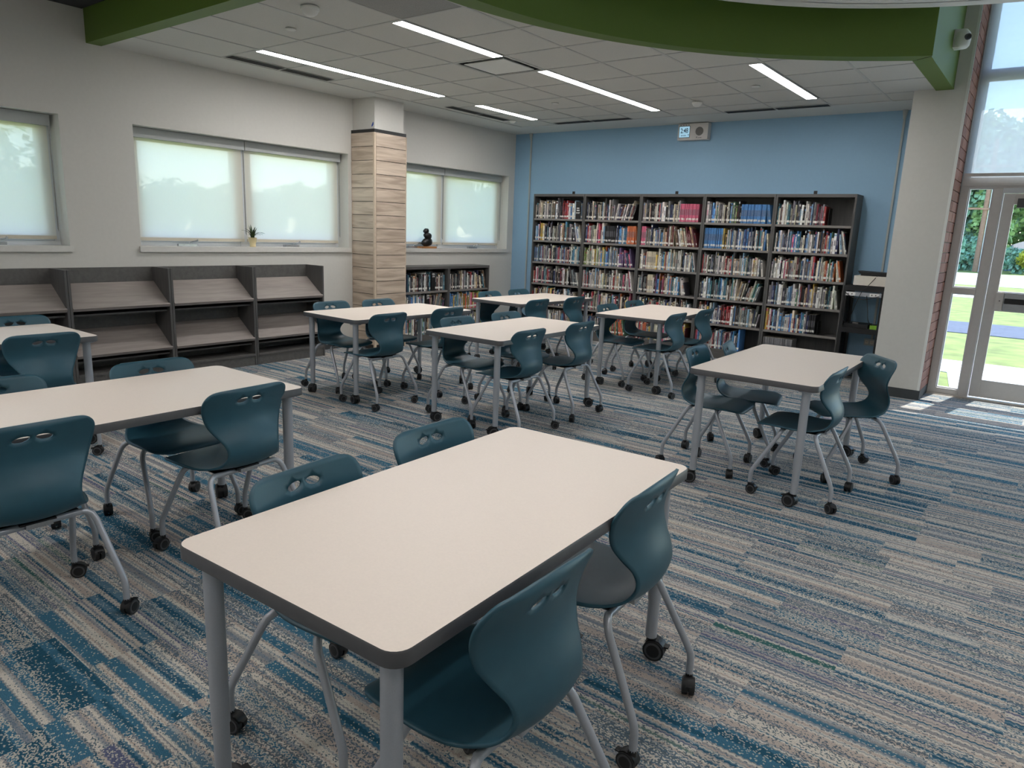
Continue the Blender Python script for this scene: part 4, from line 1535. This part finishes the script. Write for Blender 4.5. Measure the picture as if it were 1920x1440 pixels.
for i, b in enumerate(BOOKS):
    if i in chosen:
        mb = MB()
        book_mesh(mb, b, Matrix.Identity(4), rng)
        o = obj('book', mb, None)
        o.matrix_world = b['T']
        th = 'thin' if b['t'] < .0135 else ('thick' if b['t'] > .022 else 'medium')
        ln = ' leaning' if abs(b['a']) > .01 else ''
        tag(o, '%s%s %s book, %s from left, %s' % (th, ln, b['c'], ordn(b['n']), b['where']), 'book', 'books on the ' + b['where'])
    else:
        book_mesh(rest, b, b['T'], rng)
ro = obj('books', rest, None)
tag(ro, 'remaining rows of small picture books filling the charcoal bookcases', 'books')
ro['kind'] = 'stuff'

# section markers standing among the books of the low bookcase
for yy, zz, tx, lb in ((-2.185, LSZ[0], '100-\n199', 'black section marker reading 100-199 on the low bookcase top shelf'),
                       (-2.285, LSZ[1], '200-\n299', 'black section marker reading 200-299 on the low bookcase middle shelf')):
    t = thing('section_marker', lb, 'sign', (.322, yy, zz))
    obj('board', MB().box((-.10, -.032, .001), (0, .032, .262)), MT['black'], t)
    text_obj('number', tx, .034, MT['paper'], Vector((.0008, 0, .215)), FACE_E, t)
t = thing('face_out_book', 'black book turned cover-out at the end of the leftmost top shelf', 'book', (XB + BW - .115, -BD + .018, SHZ[0] + .001))
obj('cover', MB().box((-.042, 0, 0), (.042, .012, .255)), MT['black'], t)
text_obj('title', 'DEEP', .03, MT['paper'], Vector((0, -.0008, .09)), FACE_S, t)
obj('title_bar', MB().box((-.025, -.0012, .12), (.025, 0, .135)).box((-.025, -.0012, .15), (.02, 0, .165)), MT['paper'], t)
tag(obj('bookend', MB().box((-.0015, 0, 0), (.0015, .12, .16)).box((-.0015, 0, 0), (.09, .12, .002)), MT['black'], None, (XB + BW * 4 + .026 + .86 * .74, -BD + .04, SHZ[4] + .001)),
    'black metal bookend standing on the fifth shelf of the rightmost bookcase', 'bookend')
tag(obj('bookend', MB().box((-.0015, 0, 0), (.0015, .14, .2)).box((-.0015, 0, 0), (.09, .14, .002)), MT['black'], None, (XB + BW * 4 + .026 + .86 * .70, -BD + .04, SHZ[0] + .001)),
    'black metal bookend on the top shelf of the rightmost bookcase', 'bookend')

# ------------------------------------------------------------------ blue wall: clock, conduits, outlet
t = thing('wall_clock', 'white wall box with a lit screen reading 2:48 above the bookcases', 'clock', (3.05, -.0, 2.955))
obj('housing', MB().box((-.213, -.098, -.105), (.213, -.002, .105)), MT['clockbox'], t)
obj('screen_bezel', MB().box((-.195, -.1005, -.075), (-.04, -.0975, .072)), MT['slot'], t)
obj('screen', MB().box((-.190, -.103, -.070), (-.045, -.100, .067)), MT['lcd'], t)
text_obj('time', '2:48', .088, MT['ink'], Vector((-.118, -.1034, .012)), FACE_S, t, .72)
text_obj('date', '08/15/2024', .02, MT['ink'], Vector((-.125, -.1034, -.048)), FACE_S, t, .8)
obj('wifi_mark', MB().prism([(-.066, -.037), (-.058, -.05), (-.05, -.037), (-.054, -.034), (-.062, -.034)], 0, .0006, None, Matrix.Translation((0, -.103, 0)) @ FACE_S), MT['ink'], t)
obj('speaker', MB().cyl((.095, -.098, .0), .055, -.003, 'y', None, 28), MT['grille'], t)
for k in range(4):
    obj('indicator', MB().box((-.18 + .038 * k, -.0995, .083), (-.168 + .038 * k, -.098, .091)), MT['ink'], t)
obj('maker_mark', MB().prism([(.055, -.085), (.058, -.068), (.072, -.068), (.071, -.072), (.063, -.072), (.062, -.075), (.068, -.075), (.067, -.078), (.062, -.078), (.061, -.085)], 0, .0006, None, Matrix.Translation((0, -.098, 0)) @ FACE_S)
    .box((.075, -.0986, -.085), (.082, -.098, -.079)).box((.086, -.0986, -.085), (.096, -.098, -.079)).box((.099, -.0986, -.085), (.13, -.098, -.079)), MT['ink'], t)

for x, z0, lb in ((.315, .3, 'pale surface conduit down the blue wall at the left corner'), (5.56, .44, 'pale surface conduit down the blue wall behind the media cart')):
    t = thing('conduit', lb, 'conduit', (x, 0, 0), 0, 'surface conduits on the blue wall')
    obj('raceway', MB().box((-.011, -.018, z0), (.011, -.0005, H - .0015)), MT['conduit'], t)
    obj('ceiling_cup', MB().lathe([(.030, H - .002), (.028, H - .02), (.014, H - .10)], (0, -.024, 0), None, 14), MT['conduit'], t)
t = thing('wall_outlet', 'double wall outlet behind the media cart', 'outlet', (5.54, 0, .415))
obj('box', MB().box((-.06, -.03, -.04), (.06, -.0005, .04)), MT['conduit'], t)
for s in (-1, 1):
    obj('socket', MB().box((-.018 + s * .028, -.032, -.02), (.018 + s * .028, -.03, .02), MT['beige']).box((-.006 + s * .028, -.0326, .0), (-.003 + s * .028, -.032, .01), MT['slot'])
        .box((.003 + s * .028, -.0326, .0), (.006 + s * .028, -.032, .01), MT['slot']), None, t)

# ------------------------------------------------------------------ media cart
cx0, cx1, cy0, cy1 = 5.265, 5.71, -.46, -.06
t = thing('media_cart', 'black metal media cart between the bookcases and the pier', 'cart', ((cx0 + cx1) / 2, (cy0 + cy1) / 2, 0))
hw, hd = (cx1 - cx0) / 2, (cy1 - cy0) / 2
for sx in (-1, 1):
    for sy in (-1, 1):
        p = obj('post', MB().box((-.02, -.003, .06), (.02, .003, 1.09)).box((-.02 if sx < 0 else .014, -.003, .06), (-.014 if sx < 0 else .02, sy * -.04, 1.09)), MT['black'], t, (sx * (hw - .02), sy * (hd - .003), 0))
        caster(p, (0, sy * -.02, 0), .03, .07, R.uniform(0, 6.28))
for z in (1.04, .555, .12):
    obj('shelf', MB().box((-hw, -hd, z + .045), (hw, hd, z + .06)).box((-hw, -hd - .001, z), (hw, -hd + .006, z + .06)).box((-hw, hd - .006, z), (hw, hd + .001, z + .06))
        .box((-hw - .001, -hd, z), (-hw + .006, hd, z + .06)).box((hw - .006, -hd, z), (hw + .001, hd, z + .06)), MT['black'], t)
obj('power_strip', MB().box((-.19, -hd - .045, .985), (.19, -hd - .002, 1.03), MT['silver']).box((-.18, -hd - .047, .99), (-.08, -hd - .045, 1.025), MT['paper']).box((.07, -hd - .047, .99), (.17, -hd - .045, 1.025), MT['paper'])
    .box((-.16, -hd - .048, 1.0), (-.15, -hd - .047, 1.015), MT['slot']).box((-.12, -hd - .048, 1.0), (-.11, -hd - .047, 1.015), MT['slot']).box((.09, -hd - .048, 1.0), (.10, -hd - .047, 1.015), MT['slot']).box((.13, -hd - .048, 1.0), (.14, -hd - .047, 1.015), MT['slot']), None, t)
zt_ = 1.1005
t = thing('projector', 'cream box-shaped projector on top of the media cart', 'projector', (5.53, -.27, zt_))
obj('body', MB().box((-.175, -.17, .008), (.175, .15, .115)), MT['cardwhite'], t)
obj('foot', MB().box((-.15, -.15, 0), (-.12, -.12, .009)).box((.12, -.15, 0), (.15, -.12, .009)).box((-.15, .1, 0), (-.12, .13, .009)).box((.12, .1, 0), (.15, .13, .009)), MT['black'], t)
obj('vent_panel', MB().box((.1755, -.1, .03), (.177, .1, .09)), MT['grille'], t)
t = thing('document_camera', 'flat black document camera folded on the cream projector', 'camera', (5.56, -.25, zt_ + .1155))
obj('base', MB().box((-.15, -.12, .0), (.15, .1, .02)), MT['black'], t)
obj('arm', MB().box((-.17, -.13, .02), (.16, -.05, .042)), MT['black'], t)
obj('tray', MB().prism([(-.20, .05), (-.19, .034), (.14, .028), (.14, .042)], -.14, .06, None, Matrix.Rotation(pi / 2, 4, 'X')), MT['black'], t)
t = thing('media_player', 'black media player on the middle shelf of the cart', 'player', (5.44, -.30, .6155))
obj('body', MB().box((-.13, -.13, 0), (.13, .12, .045)), MT['black'], t)
obj('remote', MB().box((-.04, -.11, .045), (.02, -.07, .06)), MT['grille'], t)
tag(obj('adapter_box', MB().box((-.06, -.08, 0), (.06, .08, .035)).box((-.05, -.082, .01), (.05, -.08, .02)), MT['black'], None, (5.63, -.23, .6155)), 'small black adapter box on the cart behind the green pad', 'box')
tag(obj('note_pad', MB().box((-.05, -.04, 0), (.05, .03, .04)).box((-.052, -.042, .04), (.052, .032, .043)), MT['lime'], None, (5.645, -.405, .6155)), 'bright green note pad on the middle shelf of the cart', 'note pad')
def hang(name, P, lb):
    tag(obj(name, MB().tube(catmull(P, 8), .004, None, 6), MT['black']), lb, 'cable', 'cables hanging on the cart')
hang('cable', [(5.60, -.42, 1.23), (5.52, -.50, 1.10), (5.47, -.515, 1.03), (5.40, -.50, .80), (5.36, -.42, .66)], 'black cable from the projector down to the media player')
hang('cable', [(5.53, -.512, 1.0), (5.56, -.515, .85), (5.58, -.50, .72), (5.61, -.42, .655)], 'black cable dropping straight from the power strip to the green pad')
hang('cable', [(5.30, -.512, 1.02), (5.40, -.53, .965), (5.52, -.53, .955), (5.66, -.512, 1.0)], 'black cable looped in a sag below the power strip')
hang('cable', [(5.30, -.512, 1.04), (5.29, -.50, .85), (5.31, -.47, .70), (5.38, -.42, .655)], 'black cable hanging beside the left post of the cart')

# ------------------------------------------------------------------ sill things
SZ = ZS + .0065
t = thing('potted_plant', 'small spiky green plant in a cream pot on the middle window sill', 'plant', (-.055, -4.735, SZ))
obj('pot', MB().lathe([(0, .0), (.033, 0), (.034, .014), (.031, .018), (.047, .102), (.049, .104), (.044, .104), (.04, .09), (0, .09)], (0, 0, 0), None, 24), MT['cream'], t)
obj('soil', MB().lathe([(.041, .094), (0, .096)], (0, 0, 0), None, 20), MT['soil'], t)
LRG = random.Random(21)
def leaf_mesh(L_, wd, bend, a):
    V, F = [], []
    n = 8
    for i in range(n + 1):
        u = i / n
        el = radians(86) - bend * u
        if i == 0:
            p = Vector((0, 0, 0))
        else:
            p = p + Vector((cos(el), 0, sin(el))) * (L_ / n)
        wv = wd * (sin(pi * min(1, .18 + .82 * u)) ** .8) if u < 1 else 0.0004
        V += [p + Vector((0, -wv, .0012)), p + Vector((0, 0, -.001)), p + Vector((0, wv, .0012))]
    for i in range(n):
        k = 3 * i
        F += [(k, k + 1, k + 4, k + 3), (k + 1, k + 2, k + 5, k + 4)]
    Rm_ = Matrix.Rotation(a, 3, 'Z')
    return MB().add([Rm_ @ v for v in V], F, MT['leaf'], True)
for k in range(20):
    a = LRG.uniform(0, 2 * pi) if k >= 4 else [1.3, 1.9, 4.5, 5.0][k]
    if k < 6:
        lm = leaf_mesh(LRG.uniform(.13, .18), .014, LRG.uniform(.1, .5), a)
    else:
        lm = leaf_mesh(LRG.uniform(.11, .17), .008, LRG.uniform(1.0, 2.0), a)
    obj('leaf', lm, None, t, (LRG.uniform(-.012, .012), LRG.uniform(-.012, .012), .09))
t = thing('sculpture', 'small dark abstract sculpture of stacked pebble shapes on an oak block, window sill', 'sculpture', (-.06, -1.93, SZ))
obj('plinth', MB().box((-.06, -.14, 0), (.06, .14, .026)), MT['oakbase'], t)
bm3 = bmesh.new()
for (cy_, cz_, ry_, rz_, rx_, tl) in ((.0, .085, .105, .062, .05, .12), (.012, .175, .075, .050, .045, -.2), (-.022, .245, .050, .036, .036, .25)):
    q = bmesh.ops.create_uvsphere(bm3, u_segments=18, v_segments=12, radius=1.0)
    Tq = Matrix.Translation((0, cy_, cz_)) @ Matrix.Rotation(tl, 4, 'X') @ Matrix.Diagonal((rx_, ry_, rz_, 1))
    for v in q['verts']:
        p = v.co.copy()
        p *= 1 + .06 * sin(5 * p.x + 3 * p.y) * cos(4 * p.z)
        v.co = Tq @ p
for f in bm3.faces:
    f.smooth = True
me3 = bpy.data.meshes.new('figure')
bm3.to_mesh(me3)
bm3.free()
me3.materials.append(MT['bronze'])
obj('figure', me3, None, t)

# ------------------------------------------------------------------ security camera on the green face
t = thing('security_camera', 'white security camera on the bright green fascia beside the brick', 'camera', (6.14, -1.52, 3.40))
obj('housing', MB().lathe([(.0, .14), (.04, .135), (.068, .10), (.075, .05), (.070, .0), (0.055, -.02), (0, -.025)], (.055, 0, -.05), None, 24), MT['white'], t)
obj('mount', MB().box((0, -.06, -.07), (.05, .06, .08)), MT['white'], t)
obj('lens', MB().cyl((.10, -.045, .01), .026, .03, Vector((.55, -.8, -.1)).normalized(), MT['band'], 16).cyl((.116, -.068, .006), .016, .008, Vector((.55, -.8, -.1)).normalized(), MT['black'], 16), None, t)

# ------------------------------------------------------------------ outside
ZG = -.06
def ground(name, x0, y0, x1, y1, m, dz, label, cat):
    tag(obj(name, MB().box((x0, y0, ZG - .3), (x1, y1, ZG + dz)), m), label, cat)
lawn = obj('lawn', MB().box((-90, -60, ZG - .4), (-.30, 130, ZG)).box((-.30, .22, ZG - .4), (90, 130, ZG)).box((6.2, -.40, ZG - .4), (RX - .02, .22, ZG)), MT['grass'])
tag(lawn, 'sunlit green lawn outside the glass door', 'lawn')
def slab(name, poly, h, m, label, cat):
    tag(obj(name, MB().prism(poly, ZG + .001, ZG + h, None), m), label, cat)
slab('entrance_walk', [(6.5, -.40), (RX - .02, -.40), (RX - .02, 2.85), (5.4, 2.75), (5.4, 1.9), (6.25, 1.5)], .012, MT['concrete'], 'white concrete walk right outside the glass door', 'pavement')
slab('driveway', [(-40, 6.4), (60, 7.6), (60, 10.6), (-40, 8.6)], .012, MT['asphalt'], 'bluish asphalt drive crossing the lawn outside', 'road')
slab('sidewalk', [(-40, 19.2), (60, 19.4), (60, 20.9), (-40, 20.7)], .012, MT['concrete'], 'pale strip of sidewalk beyond the lawn', 'pavement')
slab('street', [(-60, 30.5), (80, 29.0), (80, 50.5), (-60, 48.5)], .012, MT['road'], 'bright street beyond the far lawn', 'road')

t = thing('utility_pole', 'wooden utility pole with a crossarm seen through the sidelight', 'pole', (2.12, 54.0, ZG))
obj('shaft', MB().cyl((0, 0, 0), .19, 9.5, 'z', None, 14, .13), MT['pole'], t)
obj('crossarm', MB().box((-1.5, -.22, 4.50), (.5, -.1, 4.64)), MT['pole'], t)
obj('crossarm', MB().box((-1.3, -.22, 7.5), (1.3, -.1, 7.64)), MT['pole'], t)
obj('conduit', MB().cyl((.25, -.1, 0), .05, 7.0, 'z', None, 8), MT['paper'], t)
t = thing('house', 'blue-grey house with a shingled hip roof across the street', 'building', (9.5, 66.0, ZG))
obj('wall', MB().box((-6, -4, 0), (8, 5, 1.85)), MT['siding'], t)
rv = [(-6.5, -4.6, 1.8), (8.5, -4.6, 1.8), (8.5, 5.5, 1.8), (-6.5, 5.5, 1.8), (-2.5, .4, 3.6), (4.5, .4, 3.6)]
obj('roof', MB().add(rv, [(0, 1, 5, 4), (1, 2, 5), (2, 3, 4, 5), (3, 0, 4), (3, 2, 1, 0)]), MT['roof'], t)
obj('eave', MB().box((-6.52, -4.64, 1.72), (8.52, -4.58, 1.86)), MT['paper'], t)
wf = obj('window', MB().box((-5.7, -4.06, .7), (-5.1, -4.0, 1.6)), MT['paper'], t)
obj('pane', MB().box((-5.63, -4.08, .77), (-5.17, -4.05, 1.53)), MT['glass'], wf)

def foliage(n, rx, ry, rz, m, seed, size):
    g = random.Random(seed)
    b = MB()
    V, F = [], []
    lob = [(g.uniform(-.6, .6), g.uniform(-.6, .6), g.uniform(-.7, .75), g.uniform(.3, .55)) for _ in range(16)]
    for i in range(n):
        lx, ly, lz, lr = g.choice(lob)
        d = Vector((g.gauss(0, 1), g.gauss(0, 1), g.gauss(0, 1))).normalized() * lr * (g.random() ** .4)
        p = Vector(((lx + d.x) * rx, (ly + d.y) * ry, (lz + d.z) * rz))
        nn = Vector((g.gauss(0, 1), g.gauss(0, 1), g.gauss(0, 1) + .6)).normalized()
        a = nn.orthogonal().normalized()
        c = nn.cross(a)
        s = size * g.uniform(.6, 1.4)
        k = len(V)
        V += [p + a * s, p + c * s * .7, p - a * s, p - c * s * .7]
        F.append((k, k + 1, k + 2, k + 3))
    return b.add(V, F, m, False).mesh('crown')
CR = [foliage(11000, 4.2, 4.2, 4.8, MT['foliage'], 1, .20), foliage(11000, 4.2, 4.2, 4.8, MT['foliage2'], 2, .20)]
def tree(x, y, s, kind, label, group, low=False, hz=1.0):
    t = thing('tree', label, 'tree', (x, y, ZG), R.uniform(0, 6), group)
    cz = (3.0 if low else 5.4) * s * hz
    c = obj('crown', CR[kind], None, t, (0, 0, cz))
    c.scale = (s, s, s * hz)
    obj('trunk', MB().tube([(0, 0, 0), (.1 * s, 0, 2 * s), (0, .1 * s, cz)], [.28 * s, .22 * s, .1 * s], None, 10), MT['bark'], t)
TL_ = [(-7.0, 60, 1.15, 1), (-2.2, 58.5, 1.25, 1), (2.4, 60.5, 1.15, 0), (-.2, 64, 1.3, 1), (4.6, 74, 1.35, 0), (7.6, 77, 1.4, 0), (12, 75, 1.3, 1), (18, 72, 1.4, 0), (24, 70, 1.3, 1), (-13, 62, 1.3, 0)]
for k, (x, y, s, kd) in enumerate(TL_):
    tree(x, y, s, kd, ['leafy green tree left of the utility pole across the street', 'bluish green tree behind the utility pole', 'green tree just right of the utility pole',
         'tall bluish green tree farther behind the utility pole', 'green tree above the left end of the far house', 'green tree behind the far house roof', 'bluish green tree behind the far house',
         'green tree at the right end of the far house', 'bluish green tree far right across the street', 'green tree far left across the street'][k], 'trees across the street')
BL = [foliage(1500, .9, .8, .75, MT['foliage2'], 5, .12), foliage(1500, .9, .8, .75, MT['foliagey'], 6, .12)]
for k, (x, y, s, kd, lb) in enumerate([(4.45, 55, 1.1, 0, 'dark green bush at the corner of the far house'), (5.6, 54, 1.15, 1, 'yellow-leaved bush in front of the far house'),
                                       (.2, 56, 1.6, 0, 'low dark bush under the trees left of the utility pole'), (1.2, 57, 1.6, 0, 'low dark bush right behind the utility pole'),
                                       (6.9, 54, 1.1, 0, 'dark green bush right of the yellow bush')]):
    t = tag(obj('bush', BL[kd], None, None, (x, y, ZG + .85 * s)), lb, 'bush', 'bushes across the street')
    t.scale = (s, s, s)
# trees seen dimly through the cloth of the left windows
LT = [(-36, 5, .62, 0), (-38, 12, .66, 1), (-40, 17.5, .60, 0), (-42, 22, .66, 1), (-41, 27, .72, 0), (-40, 33, .95, 1), (-38, -2, .7, 0), (-16, -3.4, .75, 1), (-42, 40, 1.0, 0), (-40, 48, 1.1, 1), (-43, 36.5, 1.0, 1), (-44, 44, 1.05, 0), (-42, 54, 1.15, 1)]
for k, (x, y, s, kd) in enumerate(LT):
    tree(x, y, s, kd, 'tree beyond the left windows seen faintly through the shade cloth, %s from the left' % ordn(k + 1), 'trees beyond the shaded windows', True, .85)
